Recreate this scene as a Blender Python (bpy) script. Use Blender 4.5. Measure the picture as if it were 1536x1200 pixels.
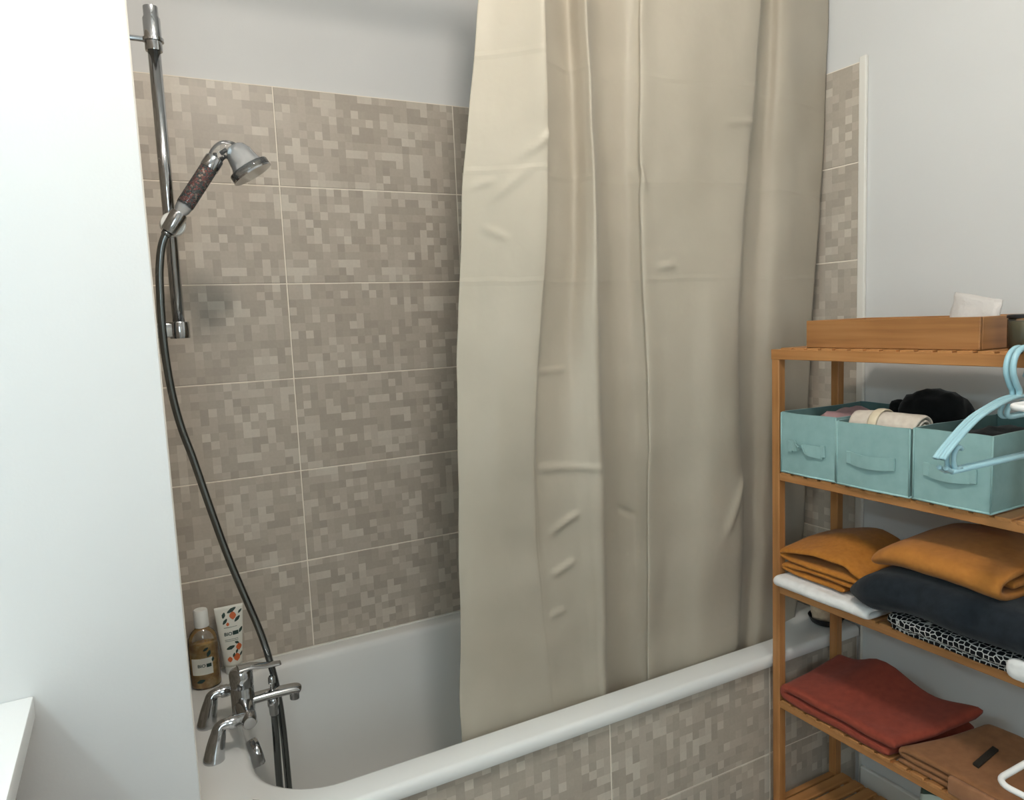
import bpy, bmesh, math, random
from mathutils import Vector, Matrix, noise
from math import sin, cos, pi, sqrt

random.seed(7)
for o in list(bpy.data.objects):
    bpy.data.objects.remove(o)
SC = bpy.context.scene
COL = SC.collection

# ------------------------------------------------------------------ camera
cam_data = bpy.data.cameras.new('camera')
cam = bpy.data.objects.new('camera', cam_data)
COL.objects.link(cam)
R_ = Vector((0.88268, -0.46810, -0.04186)); U_ = Vector((0.08764, 0.07645, 0.99321)); F_ = Vector((0.46172, 0.88036, -0.10851))
M_ = Matrix((R_, U_, -F_)).transposed().to_4x4()
M_.translation = Vector((-0.3865, -1.9815, 1.4359))
cam.matrix_world = M_
cam_data.sensor_fit = 'HORIZONTAL'
cam_data.sensor_width = 36.0
cam_data.lens = 1089.98 / 1536.0 * 36.0
cam_data.clip_start = 0.02
SC.camera = cam

# ------------------------------------------------------------------ world, light levels, exposure
W = bpy.data.worlds.new('world'); SC.world = W
W.use_nodes = True
W.node_tree.nodes['Background'].inputs[0].default_value = (0.75, 0.87, 1.0, 1)   # the room is closed; nothing of the sky gets in
W.node_tree.nodes['Background'].inputs[1].default_value = 0.5
LAMP_STRENGTH = 190.0
LAMP_COLOR = (1.0, 0.91, 0.82)
MIRROR_LIGHT_STRENGTH = 64.0
WINDOW_STRENGTH = 6.3
WINDOW_COLOR = (0.72, 0.91, 1.0)
MIRROR_LIGHT_COLOR = (0.68, 0.91, 1.0)
vs = SC.view_settings
vs.view_transform = 'Standard'; vs.look = 'None'; vs.exposure = 0.0; vs.gamma = 1.0
vs.use_curve_mapping = False

# ------------------------------------------------------------------ helpers: materials
def srgb(r, g, b):
    f = lambda c: (c/255/12.92) if c/255 <= 0.04045 else ((c/255+0.055)/1.055)**2.4
    return (f(r), f(g), f(b), 1.0)

class NT:
    def __init__(s, name):
        s.m = bpy.data.materials.new(name); s.m.use_nodes = True
        s.t = s.m.node_tree; s.b = s.t.nodes['Principled BSDF']; s.out = s.t.nodes['Material Output']
    def n(s, typ, **kw):
        x = s.t.nodes.new(typ)
        for k, v in kw.items(): setattr(x, k, v)
        return x
    def l(s, a, b): s.t.links.new(a, b)
    def val(s, node, i, v): node.inputs[i].default_value = v
    def math(s, op, a, b=None, c=None):
        x = s.n('ShaderNodeMath', operation=op)
        for i, v in enumerate((a, b, c)):
            if v is None: continue
            if isinstance(v, (int, float)): x.inputs[i].default_value = v
            else: s.l(v, x.inputs[i])
        return x.outputs[0]
    def coords(s, kind='Object', scale=(1, 1, 1)):
        tc = s.n('ShaderNodeTexCoord'); mp = s.n('ShaderNodeMapping')
        s.l(tc.outputs[kind], mp.inputs[0]); mp.inputs['Scale'].default_value = scale
        return mp.outputs[0]
    def noise(s, vec, scale, detail=3.0, rough=0.5):
        x = s.n('ShaderNodeTexNoise'); s.l(vec, x.inputs['Vector'])
        x.inputs['Scale'].default_value = scale; x.inputs['Detail'].default_value = detail; x.inputs['Roughness'].default_value = rough
        return x.outputs['Fac']
    def ramp(s, fac, stops):
        x = s.n('ShaderNodeValToRGB'); s.l(fac, x.inputs[0])
        e = x.color_ramp.elements
        while len(e) < len(stops): e.new(0.5)
        for i, (p, c) in enumerate(stops): e[i].position = p; e[i].color = c
        return x.outputs[0]
    def bump(s, h, strength=0.3, dist=0.002):
        x = s.n('ShaderNodeBump'); s.l(h, x.inputs['Height'])
        x.inputs['Strength'].default_value = strength; x.inputs['Distance'].default_value = dist
        s.l(x.outputs[0], s.b.inputs['Normal'])
    def set(s, **kw):
        names = dict(color='Base Color', rough='Roughness', metal='Metallic', spec='Specular IOR Level', trans='Transmission Weight',
                     ior='IOR', alpha='Alpha', sheen='Sheen Weight', coat='Coat Weight', sss='Subsurface Weight')
        for k, v in kw.items(): s.b.inputs[names[k]].default_value = v
        return s

def plain(name, color, rough=0.5, **kw):
    t = NT(name); t.set(color=color, rough=rough, **kw); return t.m

def paint(name, color, rough=0.6):
    t = NT(name); t.set(rough=rough, spec=0.3)
    v = t.coords('Object')
    nz = t.noise(v, 3.0, 4)
    c2 = tuple(x*0.965 for x in color[:3]) + (1,)
    t.l(t.ramp(nz, [(0.3, c2), (0.7, color)]), t.b.inputs['Base Color'])
    t.bump(t.noise(v, 220.0, 3), 0.12, 0.001)
    return t.m

def cloth(name, c1, c2, scale=60.0, weave=900.0, strength=0.5, rough=0.9, big=9.0, sheen=0.1):
    t = NT(name); t.set(rough=rough, spec=0.15, sheen=sheen)
    v = t.coords('Object')
    a = t.noise(v, scale, 4)
    t.l(t.ramp(a, [(0.3, c1), (0.7, c2)]), t.b.inputs['Base Color'])
    h = t.math('ADD', t.math('MULTIPLY', t.noise(v, weave, 2), 0.25), t.math('MULTIPLY', t.noise(v, big*6, 4), 0.9))
    t.bump(h, strength, 0.003)
    return t.m

def bamboo(name, axis, tint=1.0):
    t = NT(name); t.set(rough=0.38, spec=0.4)
    sc = [60, 60, 60]; sc[axis] = 2.2
    v = t.coords('Object', tuple(sc))
    a = t.noise(v, 1.0, 4, 0.6)
    kn = [6.0, 6.0, 6.0]; kn[axis] = 9.0
    b = t.noise(t.coords('Object', tuple(kn)), 1.0, 1)
    m = t.math('ADD', t.math('MULTIPLY', a, 0.7), t.math('MULTIPLY', b, 0.3))
    f = lambda r, g, bl: tuple(min(1, x*tint) for x in srgb(r, g, bl)[:3]) + (1,)
    t.l(t.ramp(m, [(0.30, f(138, 94, 54)), (0.5, f(168, 117, 69)), (0.72, f(184, 134, 84))]), t.b.inputs['Base Color'])
    t.bump(a, 0.12, 0.001)
    return t.m

def tile_material():
    t = NT('mosaic_print_tile'); t.set(rough=0.42, spec=0.4)
    tc = t.n('ShaderNodeTexCoord'); oi = t.n('ShaderNodeObjectInfo')
    sep = t.n('ShaderNodeSeparateXYZ'); t.l(tc.outputs['Object'], sep.inputs[0])
    off = t.math('FLOOR', t.math('MULTIPLY', oi.outputs['Random'], 997.0))
    u = t.math('ADD', t.math('DIVIDE', sep.outputs[0], 0.02), t.math('ADD', off, 0.5))
    v = t.math('ADD', t.math('DIVIDE', sep.outputs[2], 0.25/12.0), off)
    def cell(su, sv, du=0.0, dv=0.0, seed=0.0):
        a = t.math('FLOOR', t.math('ADD', t.math('DIVIDE', u, su), du))
        b = t.math('FLOOR', t.math('ADD', t.math('DIVIDE', v, sv), dv))
        c = t.n('ShaderNodeCombineXYZ'); t.l(a, c.inputs[0]); t.l(b, c.inputs[1]); c.inputs[2].default_value = seed
        w = t.n('ShaderNodeTexWhiteNoise', noise_dimensions='3D'); t.l(c.outputs[0], w.inputs[0])
        return w.outputs[0]
    one = cell(1, 1, seed=1.5)
    wide = cell(2, 1, 0.5, 0, 2.5); wsel = t.math('GREATER_THAN', cell(2, 1, 0.5, 0, 3.5), 0.80)
    tall = cell(1, 2, 0, 0.5, 4.5); tsel = t.math('GREATER_THAN', cell(1, 2, 0, 0.5, 5.5), 0.80)
    def mix(sel, a, b): return t.math('ADD', t.math('MULTIPLY', sel, b), t.math('MULTIPLY', t.math('SUBTRACT', 1.0, sel), a))
    val = mix(wsel, mix(tsel, one, tall), wide)
    col = t.ramp(val, [(0.0, srgb(168, 158, 145)), (0.40, srgb(178, 168, 154)), (0.70, srgb(185, 175, 161)), (0.84, srgb(195, 186, 172)), (1.0, srgb(203, 195, 181))])
    grain = t.noise(tc.outputs['Object'], 140.0, 3)
    mx = t.n('ShaderNodeMixRGB', blend_type='MULTIPLY'); mx.inputs[0].default_value = 0.25
    t.l(col, mx.inputs[1]); t.l(t.ramp(grain, [(0.3, (0.75, 0.75, 0.75, 1)), (0.7, (1, 1, 1, 1))]), mx.inputs[2])
    t.l(mx.outputs[0], t.b.inputs['Base Color'])
    t.bump(t.math('ADD', val, t.math('MULTIPLY', grain, 0.4)), 0.10, 0.001)
    return t.m

def emit(name, color, strength):
    t = NT(name)
    e = t.n('ShaderNodeEmission'); e.inputs[0].default_value = tuple(color)+(1,); e.inputs[1].default_value = strength
    t.l(e.outputs[0], t.out.inputs[0]); return t.m

def clear(name, tint=(1, 1, 1, 1), gloss=0.12, rough=0.05, haze=0.0, hazecol=(0.7, 0.72, 0.72, 1)):
    """clear plastic: straight-through transparency with a fresnel coat and a little milky haze"""
    t = NT(name)
    tr = t.n('ShaderNodeBsdfTransparent'); tr.inputs[0].default_value = tint
    gl = t.n('ShaderNodeBsdfGlossy'); gl.inputs['Roughness'].default_value = rough
    df = t.n('ShaderNodeBsdfDiffuse'); df.inputs[0].default_value = hazecol
    fr = t.n('ShaderNodeFresnel'); fr.inputs[0].default_value = 1.45
    m1 = t.n('ShaderNodeMixShader'); m1.inputs[0].default_value = haze; t.l(tr.outputs[0], m1.inputs[1]); t.l(df.outputs[0], m1.inputs[2])
    m2 = t.n('ShaderNodeMixShader'); t.l(t.math('ADD', fr.outputs[0], gloss), m2.inputs[0]); t.l(m1.outputs[0], m2.inputs[1]); t.l(gl.outputs[0], m2.inputs[2])
    t.l(m2.outputs[0], t.out.inputs[0]); return t.m

def curtain_material():
    t = NT('beige_polyester'); t.set(rough=0.5, spec=0.35, sheen=0.1)
    v = t.coords('Object')
    a = t.noise(v, 5.0, 3)
    t.l(t.ramp(a, [(0.3, srgb(172, 163, 146)), (0.7, srgb(182, 173, 156))]), t.b.inputs['Base Color'])
    sep = t.n('ShaderNodeSeparateXYZ'); t.l(t.n('ShaderNodeTexCoord').outputs['Object'], sep.inputs[0])
    h = t.math('MULTIPLY', t.noise(t.coords('Object', (7, 7, 6)), 1.0, 4, 0.5), 0.9)
    wob = t.math('MULTIPLY', t.math('SUBTRACT', t.noise(v, 6.0, 2), 0.5), 0.02)
    z = t.math('ADD', sep.outputs[2], wob)
    for cz in CREASES:      # packaging fold lines pressed into the cloth
        d = t.math('ABSOLUTE', t.math('SUBTRACT', z, cz))
        rdg = t.math('MAXIMUM', t.math('SUBTRACT', 1.0, t.math('DIVIDE', d, 0.009)), 0.0)
        h = t.math('ADD', h, t.math('MULTIPLY', rdg, 0.13))
    h = t.math('ADD', h, t.math('MULTIPLY', t.noise(v, 700.0, 2), 0.02))
    t.bump(h, 0.5, 0.011)
    # thin cloth lets a little light through
    tl = t.n('ShaderNodeBsdfTranslucent'); tl.inputs[0].default_value = srgb(206, 194, 166)
    mx = t.n('ShaderNodeMixShader'); mx.inputs[0].default_value = 0.10
    t.l(t.b.outputs[0], mx.inputs[1]); t.l(tl.outputs[0], mx.inputs[2]); t.l(mx.outputs[0], t.out.inputs[0])
    return t.m
CREASES = (1.56, 1.335, 1.115)

def pattern_cloth():
    t = NT('black_white_net_print'); t.set(rough=0.9, spec=0.15)
    v = t.coords('Object')
    vo = t.n('ShaderNodeTexVoronoi', feature='DISTANCE_TO_EDGE'); t.l(v, vo.inputs['Vector'])
    vo.inputs['Scale'].default_value = 92.0; vo.inputs['Randomness'].default_value = 0.5
    t.l(t.ramp(vo.outputs['Distance'], [(0.05, srgb(190, 190, 186)), (0.10, srgb(14, 15, 18))]), t.b.inputs['Base Color'])
    return t.m

# ------------------------------------------------------------------ helpers: geometry
def new_obj(name, verts, faces, mat=None, parent=None, smooth=False, mats=None, mi=None):
    me = bpy.data.meshes.new(name)
    org = Vector((0, 0, 0))
    p = parent
    while p is not None:
        org += p.location; p = p.parent
    me.from_pydata([tuple(Vector(v)-org) for v in verts], [], faces)
    me.update()
    bm = bmesh.new(); bm.from_mesh(me); bmesh.ops.recalc_face_normals(bm, faces=bm.faces); bm.to_mesh(me); bm.free()
    o = bpy.data.objects.new(name, me); COL.objects.link(o)
    if parent is not None: o.parent = parent
    if mats:
        for m in mats: me.materials.append(m)
        if mi: me.polygons.foreach_set('material_index', mi)
    elif mat: me.materials.append(mat)
    if smooth: me.polygons.foreach_set('use_smooth', [True]*len(me.polygons))
    return o

def thing(name, loc, label, cat, group=None):
    o = bpy.data.objects.new(name, None); COL.objects.link(o); o.location = loc
    o.empty_display_size = 0.05
    return tag(o, label, cat, group)
def tag(o, label, cat, group=None, kind=None):
    o['label'] = label; o['category'] = cat
    if group: o['group'] = group
    if kind: o['kind'] = kind
    return o
def struct(o, label=None):
    o['kind'] = 'structure'
    if label: o['label'] = label
    return o

class MB:
    """collects shapes for one mesh"""
    def __init__(s): s.v = []; s.f = []
    def add(s, v, f):
        n = len(s.v); s.v += [tuple(x) for x in v]; s.f += [tuple(i+n for i in q) for q in f]; return s
    def box(s, lo, hi, bev=0.0, seg=2):
        bm = bmesh.new(); bmesh.ops.create_cube(bm, size=1.0)
        for v in bm.verts: v.co = Vector([lo[i]+(v.co[i]+0.5)*(hi[i]-lo[i]) for i in range(3)])
        if bev > 0: bmesh.ops.bevel(bm, geom=bm.edges[:], offset=bev, segments=seg, profile=0.5, affect='EDGES')
        bm.verts.index_update()
        s.add([v.co[:] for v in bm.verts], [[v.index for v in f.verts] for f in bm.faces]); bm.free(); return s
    def tube(s, pts, r, seg=14, caps=True, closed=False, flat=None):
        pts = [Vector(p) for p in pts]; n = len(pts)
        rr = r if isinstance(r, (list, tuple)) else [r]*n
        up = None; rings = []
        for i in range(n):
            a = pts[(i-1) % n] if (closed or i > 0) else pts[i]; b = pts[(i+1) % n] if (closed or i < n-1) else pts[i]
            t = (b-a).normalized()
            if up is None:
                up = Vector((0, 0, 1)) if abs(t.z) < 0.9 else Vector((0, 1, 0))
            x = up.cross(t)
            if x.length < 1e-5: x = Vector((1, 0, 0)).cross(t)
            x.normalize(); y = t.cross(x).normalized(); up = y
            fx, fy = (flat if flat else (1, 1))
            rings.append([pts[i]+(x*cos(2*pi*k/seg)*fx+y*sin(2*pi*k/seg)*fy)*rr[i] for k in range(seg)])
        V = [v for rg in rings for v in rg]; Fc = []
        for i in range(n if closed else n-1):
            j = (i+1) % n
            for k in range(seg):
                Fc.append((i*seg+k, i*seg+(k+1) % seg, j*seg+(k+1) % seg, j*seg+k))
        if caps and not closed:
            Fc.append(tuple(range(seg))); Fc.append(tuple((n-1)*seg+k for k in range(seg)))
        return s.add(V, Fc)
    def lathe(s, prof, origin, axis=(0, 0, 1), seg=28, oval=(1, 1), xdir=None):
        """prof: (radius, height) pairs along axis from origin"""
        ax = Vector(axis).normalized()
        x = Vector(xdir) if xdir else (Vector((1, 0, 0)) if abs(ax.x) < 0.9 else Vector((0, 1, 0)))
        x = (x-ax*x.dot(ax)).normalized(); y = ax.cross(x)
        O = Vector(origin); V = []; Fc = []
        for (r, h) in prof:
            for k in range(seg):
                a = 2*pi*k/seg
                V.append(O+ax*h+x*(r*cos(a)*oval[0])+y*(r*sin(a)*oval[1]))
        for i in range(len(prof)-1):
            for k in range(seg):
                Fc.append((i*seg+k, i*seg+(k+1) % seg, (i+1)*seg+(k+1) % seg, (i+1)*seg+k))
        Fc.append(tuple(range(seg))); Fc.append(tuple((len(prof)-1)*seg+k for k in range(seg)))
        return s.add(V, Fc)
    def build(s, name, mat, parent=None, smooth=False):
        o = new_obj(name, s.v, s.f, mat, parent, smooth)
        return o

def autosmooth(o, deg=35):
    me = o.data
    bm = bmesh.new(); bm.from_mesh(me)
    for f in bm.faces: f.smooth = True
    for e in bm.edges:
        if len(e.link_faces) == 2 and e.calc_face_angle(0) > math.radians(deg): e.smooth = False
    bm.to_mesh(me); bm.free(); return o

def crom(pts, n):
    """Catmull-Rom through points of any dimension, n samples per span"""
    P = [tuple(p) for p in pts]; out = []
    for i in range(len(P)-1):
        p0 = P[max(i-1, 0)]; p1 = P[i]; p2 = P[i+1]; p3 = P[min(i+2, len(P)-1)]
        for k in range(n):
            t = k/n
            out.append(tuple(0.5*(2*b+(c-a)*t+(2*a-5*b+4*c-d)*t*t+(3*b-a-3*c+d)*t**3) for a, b, c, d in zip(p0, p1, p2, p3)))
    out.append(P[-1]); return out

def ribbon(name, path, t, lo, hi, axis, mat, parent=None, deform=None, amp=0.003, nscale=14.0, n=6, steps=26, seed=0.0):
    """a thick cloth sheet whose cross-section follows path (a, z); extruded along x (axis 0, path a = y) or y (axis 1, path a = x)"""
    P = crom(path, n); m = len(P)
    nor = []
    for i in range(m):
        a = P[max(i-1, 0)]; b = P[min(i+1, m-1)]
        d = Vector((b[0]-a[0], b[1]-a[1]));
        d = d.normalized() if d.length > 1e-9 else Vector((1, 0))
        nor.append((-d.y, d.x))
    bs = [(lo, 0.45), (lo+0.003, 0.8), (lo+0.008, 1.0)]
    for k in range(1, steps): bs.append((lo+0.008+(hi-lo-0.016)*k/steps, 1.0))
    bs += [(hi-0.008, 1.0), (hi-0.003, 0.8), (hi, 0.45)]
    V = []; F = []
    for b, s in bs:
        for sg in (1, -1):
            rng = range(m) if sg == 1 else range(m-1, -1, -1)
            for i in rng:
                e = 1.0 if 0 < i < m-1 else 0.55
                a = P[i][0]+nor[i][0]*sg*t*0.5*s*e; z = P[i][1]+nor[i][1]*sg*t*0.5*s*e
                V.append(Vector((b, a, z)) if axis == 0 else Vector((a, b, z)))
    L = 2*m
    for r in range(len(bs)-1):
        for k in range(L): F.append((r*L+k, r*L+(k+1) % L, (r+1)*L+(k+1) % L, (r+1)*L+k))
    for r in (0, len(bs)-1):
        for i in range(m-1): F.append((r*L+i, r*L+i+1, r*L+L-2-i, r*L+L-1-i))
    W2 = []
    for v in V:
        q = v*nscale+Vector((seed, seed*1.7, seed*2.3))
        d = noise.noise_vector(q)*amp+noise.noise_vector(q*2.7)*amp*0.4
        v = v+Vector((d.x, d.y, d.z*0.6))
        if deform: v = Vector(deform(v))
        W2.append(v)
    return new_obj(name, W2, F, mat, parent, True)

def zig(a0, a1, z0, s, n, curl=True):
    """centreline of a sheet folded n times over between a0 and a1, rising s per layer"""
    pts = []
    for k in range(n):
        z = z0+k*s; A, B = (a0, a1) if k % 2 == 0 else (a1, a0)
        sg = 1 if B > A else -1
        ins = min(0.008, s*0.5)
        pts += [(A+sg*ins, z), (A+(B-A)*0.25, z), (A+(B-A)*0.5, z), (A+(B-A)*0.75, z), (B-sg*ins, z)]
        if k < n-1: pts.append((B, z+s*0.5))
    return pts

def blob(name, c, rad, mat, parent=None, amp=0.15, nscale=3.0, seed=0.0, power=2.6, sub=4, floor=None):
    bm = bmesh.new(); bmesh.ops.create_icosphere(bm, subdivisions=sub, radius=1.0)
    V = []
    for v in bm.verts:
        d = v.co.normalized()
        k = (abs(d.x)**power+abs(d.y)**power+abs(d.z)**power)**(-1/power)
        q = d*k
        f = 1+amp*noise.noise(q*nscale+Vector((seed, 0, seed)))+amp*0.45*noise.noise(q*nscale*2.6+Vector((0, seed, 0)))
        p = [c[i]+q[i]*rad[i]*f for i in range(3)]
        if floor is not None: p[2] = max(p[2], floor)
        V.append(p)
    bm.verts.index_update()
    F = [[v.index for v in f.verts] for f in bm.faces]; bm.free()
    return new_obj(name, V, F, mat, parent, True)

def text_mesh(name, s, size, mat, parent, place):
    """flat lettering turned into a mesh; place maps (u, v) to a world point"""
    cu = bpy.data.curves.new(name, 'FONT'); cu.body = s; cu.size = size; cu.align_x = 'CENTER'; cu.align_y = 'CENTER'; cu.offset = size*0.02
    tmp = bpy.data.objects.new(name, cu); COL.objects.link(tmp)
    me = bpy.data.meshes.new_from_object(tmp.evaluated_get(bpy.context.evaluated_depsgraph_get()))
    V = [place(v.co.x, v.co.y) for v in me.vertices]; F = [list(p.vertices) for p in me.polygons]
    bpy.data.objects.remove(tmp); bpy.data.curves.remove(cu); bpy.data.meshes.remove(me)
    return new_obj(name, V, F, mat, parent)

# ------------------------------------------------------------------ materials
M_WALL = paint('white_wall_paint', srgb(212, 212, 210))
M_CEIL = paint('ceiling_paint', srgb(220, 220, 218))
M_TRIM = plain('white_trim', srgb(224, 221, 213), 0.4)
M_GROUT = plain('pale_grout', srgb(236, 227, 212), 0.9)
M_TILE = tile_material()
M_FLOOR = paint('grey_floor', srgb(176, 172, 165), 0.5)
M_ENAMEL = plain('white_enamel', srgb(226, 227, 224), 0.12, spec=0.5)
M_CHROME = plain('chrome', (0.50, 0.51, 0.52, 1), 0.10, metal=1.0)
M_DCHROME = plain('hose_grey_chrome', (0.22, 0.235, 0.235, 1), 0.22, metal=1.0)
M_WPLAST = plain('white_plastic', srgb(236, 236, 230), 0.35)
M_BAM_Y = bamboo('bamboo_along_y', 1); M_BAM_X = bamboo('bamboo_along_x', 0); M_BAM_Z = bamboo('bamboo_upright', 2)
M_TRAY = bamboo('bamboo_tray', 1, 0.82)
M_TEAL = cloth('teal_canvas', srgb(134, 168, 166), srgb(144, 178, 176), 40, 1100, 0.25, 0.85, 3.0)
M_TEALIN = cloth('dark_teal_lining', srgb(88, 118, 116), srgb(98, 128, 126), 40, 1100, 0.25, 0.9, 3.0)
M_CURT = curtain_material()
M_OCHRE = cloth('ochre_linen', srgb(166, 106, 40), srgb(180, 118, 48), 90, 800, 0.6)
M_OCHRE2 = cloth('ochre_brown_cotton', srgb(166, 108, 48), srgb(178, 118, 54), 70, 900, 0.35)
M_NAVY = cloth('dark_navy_cotton', srgb(22, 28, 34), srgb(32, 39, 45), 60, 900, 0.4)
M_RED = cloth('rust_red_cotton', srgb(132, 60, 46), srgb(146, 68, 52), 60, 900, 0.35)
M_BROWN = cloth('brown_cotton', srgb(132, 92, 60), srgb(146, 102, 68), 60, 900, 0.35)
M_WCLOTH = cloth('white_cotton', srgb(222, 222, 220), srgb(236, 236, 234), 60, 900, 0.35)
M_BEIGE = cloth('beige_cotton', srgb(206, 194, 180), srgb(222, 212, 198), 60, 900, 0.6)
M_BLACK = cloth('black_cotton', srgb(14, 15, 15), srgb(22, 23, 23), 60, 900, 0.4)
M_PINK = cloth('dusty_pink_cotton', srgb(160, 128, 130), srgb(176, 142, 142), 60, 900, 0.5)
M_NET = pattern_cloth()
M_HANGER = plain('light_blue_plastic', srgb(158, 198, 208), 0.35)
M_WTUBE = plain('white_coated_steel', srgb(240, 240, 238), 0.3)
M_BLACKP = plain('black_plastic', srgb(22, 22, 24), 0.4)
M_CLEAR = clear('clear_plastic', (0.95, 0.955, 0.955, 1), 0.0, 0.06, 0.08)
M_MILKY = clear('milky_clear_plastic', (0.92, 0.93, 0.94, 1), 0.02, 0.10, 0.38, (0.72, 0.74, 0.75, 1))

# ================================================================== THE ROOM
XL, XP, XR, XW = -1.15, -0.345, 1.332, 1.340      # left wall, partition end, right tile face, right wall
YB, YP, YF = 0.010, -0.74, -3.10                   # back wall, partition front, wall behind the camera
ZF, ZC = 0.03, 2.66
def wall_box(name, lo, hi, mat=M_WALL):
    return struct(MB().box(lo, hi).build(name, mat))
struct(MB().box((XL-0.1, YF-0.1, ZF-0.1), (XW+0.1, YB+0.1, ZF)).build('floor', M_FLOOR))
struct(MB().box((XL-0.1, YF-0.1, ZC), (XW+0.1, YB+0.1, ZC+0.1)).build('ceiling', M_CEIL))
wall_back = wall_box('wall_back', (XL-0.1, YB, ZF), (XW+0.1, YB+0.1, ZC))
wall_right = wall_box('wall_right', (XW, YF-0.1, ZF), (XW+0.1, YB, ZC))
wall_partition = wall_box('wall_partition', (XL, YP, ZF), (XP, YB, ZC))
# wall behind the camera, with a frosted window
WX0, WX1, WZ0, WZ1 = -1.05, -0.20, 1.10, 2.10
m = MB()
m.box((XL-0.1, YF-0.1, ZF), (WX0, YF, ZC)); m.box((WX1, YF-0.1, ZF), (XW, YF, ZC))
m.box((WX0, YF-0.1, ZF), (WX1, YF, WZ0)); m.box((WX0, YF-0.1, WZ1), (WX1, YF, ZC))
struct(m.build('wall_front', M_WALL))
win = thing('window_1', ((WX0+WX1)/2, YF-0.05, WZ0), 'frosted daylight window in the wall behind the camera', 'window'); win['kind'] = 'structure'
m = MB(); w = 0.05
m.box((WX0, YF-0.09, WZ0), (WX0+w, YF-0.04, WZ1), 0.004); m.box((WX1-w, YF-0.09, WZ0), (WX1, YF-0.04, WZ1), 0.004)
m.box((WX0+w, YF-0.09, WZ0), (WX1-w, YF-0.04, WZ0+w), 0.004); m.box((WX0+w, YF-0.09, WZ1-w), (WX1-w, YF-0.04, WZ1), 0.004)
m.build('window_frame', M_TRIM, win)
MB().box((WX0+w, YF-0.07, WZ0+w), (WX1-w, YF-0.062, WZ1-w)).build('pane', emit('frosted_daylight_pane', WINDOW_COLOR, WINDOW_STRENGTH), win)
wall_left = wall_box('wall_left', (XL-0.1, YF, ZF), (XL, YB, ZC))
# plain door in the wall behind the camera
door = thing('door_1', (0.55, YF+0.02, ZF), 'white panelled door behind the camera', 'door'); door['kind'] = 'structure'
m = MB(); m.box((0.15, YF+0.001, ZF+0.004), (0.95, YF+0.036, 2.04), 0.004); m.build('leaf', M_WPLAST, door)
MB().tube([(0.22, YF+0.036, 1.03), (0.22, YF+0.09, 1.03), (0.33, YF+0.09, 1.03)], 0.009).build('handle', M_CHROME, door, True)
# skirting board along the right wall
bb = struct(MB().box((XW-0.014, YF, ZF), (XW, -0.722, 0.155), 0.004).build('baseboard_right', M_TRIM))

# ------------------------------------------------------------------ tiles: every tile its own piece on a grout bed
TILE_CACHE = {}
def tile_mesh(w, h):
    key = (round(w, 4), round(h, 4))
    if key not in TILE_CACHE:
        t, c = 0.008, 0.0012
        V = []
        for y, ins in ((t, 0), (c, 0), (0, c)):
            V += [(-w/2+ins, y, -h/2+ins), (w/2-ins, y, -h/2+ins), (w/2-ins, y, h/2-ins), (-w/2+ins, y, h/2-ins)]
        F = [(8, 9, 10, 11)]
        for r in (0, 4):
            for k in range(4): F.append((r+k, r+(k+1) % 4, r+4+(k+1) % 4, r+4+k))
        me = bpy.data.meshes.new('tile'); me.from_pydata(V, [], F); me.update()
        bm = bmesh.new(); bm.from_mesh(me); bmesh.ops.recalc_face_normals(bm, faces=bm.faces)
        if bm.faces[0].normal.y > 0: bmesh.ops.reverse_faces(bm, faces=bm.faces)
        bm.to_mesh(me); bm.free()
        me.materials.append(M_TILE); TILE_CACHE[key] = me
    return TILE_CACHE[key]
GAP = 0.0029
def lay_tiles(parent, us, zs, put, rot):
    for u0, u1 in zip(us[:-1], us[1:]):
        for z0, z1 in zip(zs[:-1], zs[1:]):
            o = bpy.data.objects.new('tile', tile_mesh(u1-u0-GAP, z1-z0-GAP)); COL.objects.link(o)
            o.parent = parent; o.location = put((u0+u1)/2, (z0+z1)/2); o.rotation_euler = (0, 0, rot)
ZS = [0.5625, 0.807, 1.057, 1.307, 1.557, 1.807, 2.056]
lay_tiles(wall_back, [XP+0.009, 0.0, 0.5, 1.0, XR-0.001], ZS, lambda u, z: (u, 0.0, z), 0)
MB().box((XP+0.001, 0.0014, 0.5615), (XR, YB-0.001, 2.0565)).build('grout', M_GROUT, wall_back)
lay_tiles(wall_right, [-0.695, -0.195, -0.001], ZS, lambda u, z: (XR, u, z), -pi/2)
MB().box((XR+0.0014, -0.695, 0.5615), (XW-0.0005, 0.0, 2.0565)).build('grout', M_GROUT, wall_right)
lay_tiles(wall_partition, [-0.70, -0.20, -0.001], ZS, lambda u, z: (XP+0.0026, u, z), pi/2)
MB().box((XP-0.004, -0.70, 0.5615), (XP+0.0012, 0.0, 2.0565)).build('grout', M_GROUT, wall_partition)
# tiled apron below the tub
apron = struct(MB().box((XP, -0.69, ZF), (XW, -0.65, 0.528)).build('wall_bath_apron', M_WALL))
lay_tiles(apron, [XP+0.002, 0.0, 0.5, 1.0, XR+0.006], [ZF+0.002, 0.038, 0.288, 0.5275], lambda u, z: (u, -0.70, z), 0)
MB().box((XP+0.001, -0.6986, ZF+0.001), (XW-0.001, -0.6905, 0.528)).build('grout', M_GROUT, apron)
# white profiles closing the tile edges
struct(MB().box((XR-0.003, -0.7165, 0.565), (XW, -0.6955, 2.068), 0.003).build('trim_1', M_TRIM))
struct(MB().box((XR-0.001, -0.7165, ZF), (XW, -0.7145, 0.565)).build('trim_2', M_TRIM))
struct(MB().box((XP+0.0002, -0.7150, 0.565), (XP+0.0032, -0.7010, 2.068), 0.001).build('trim_3', M_TRIM))

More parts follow.
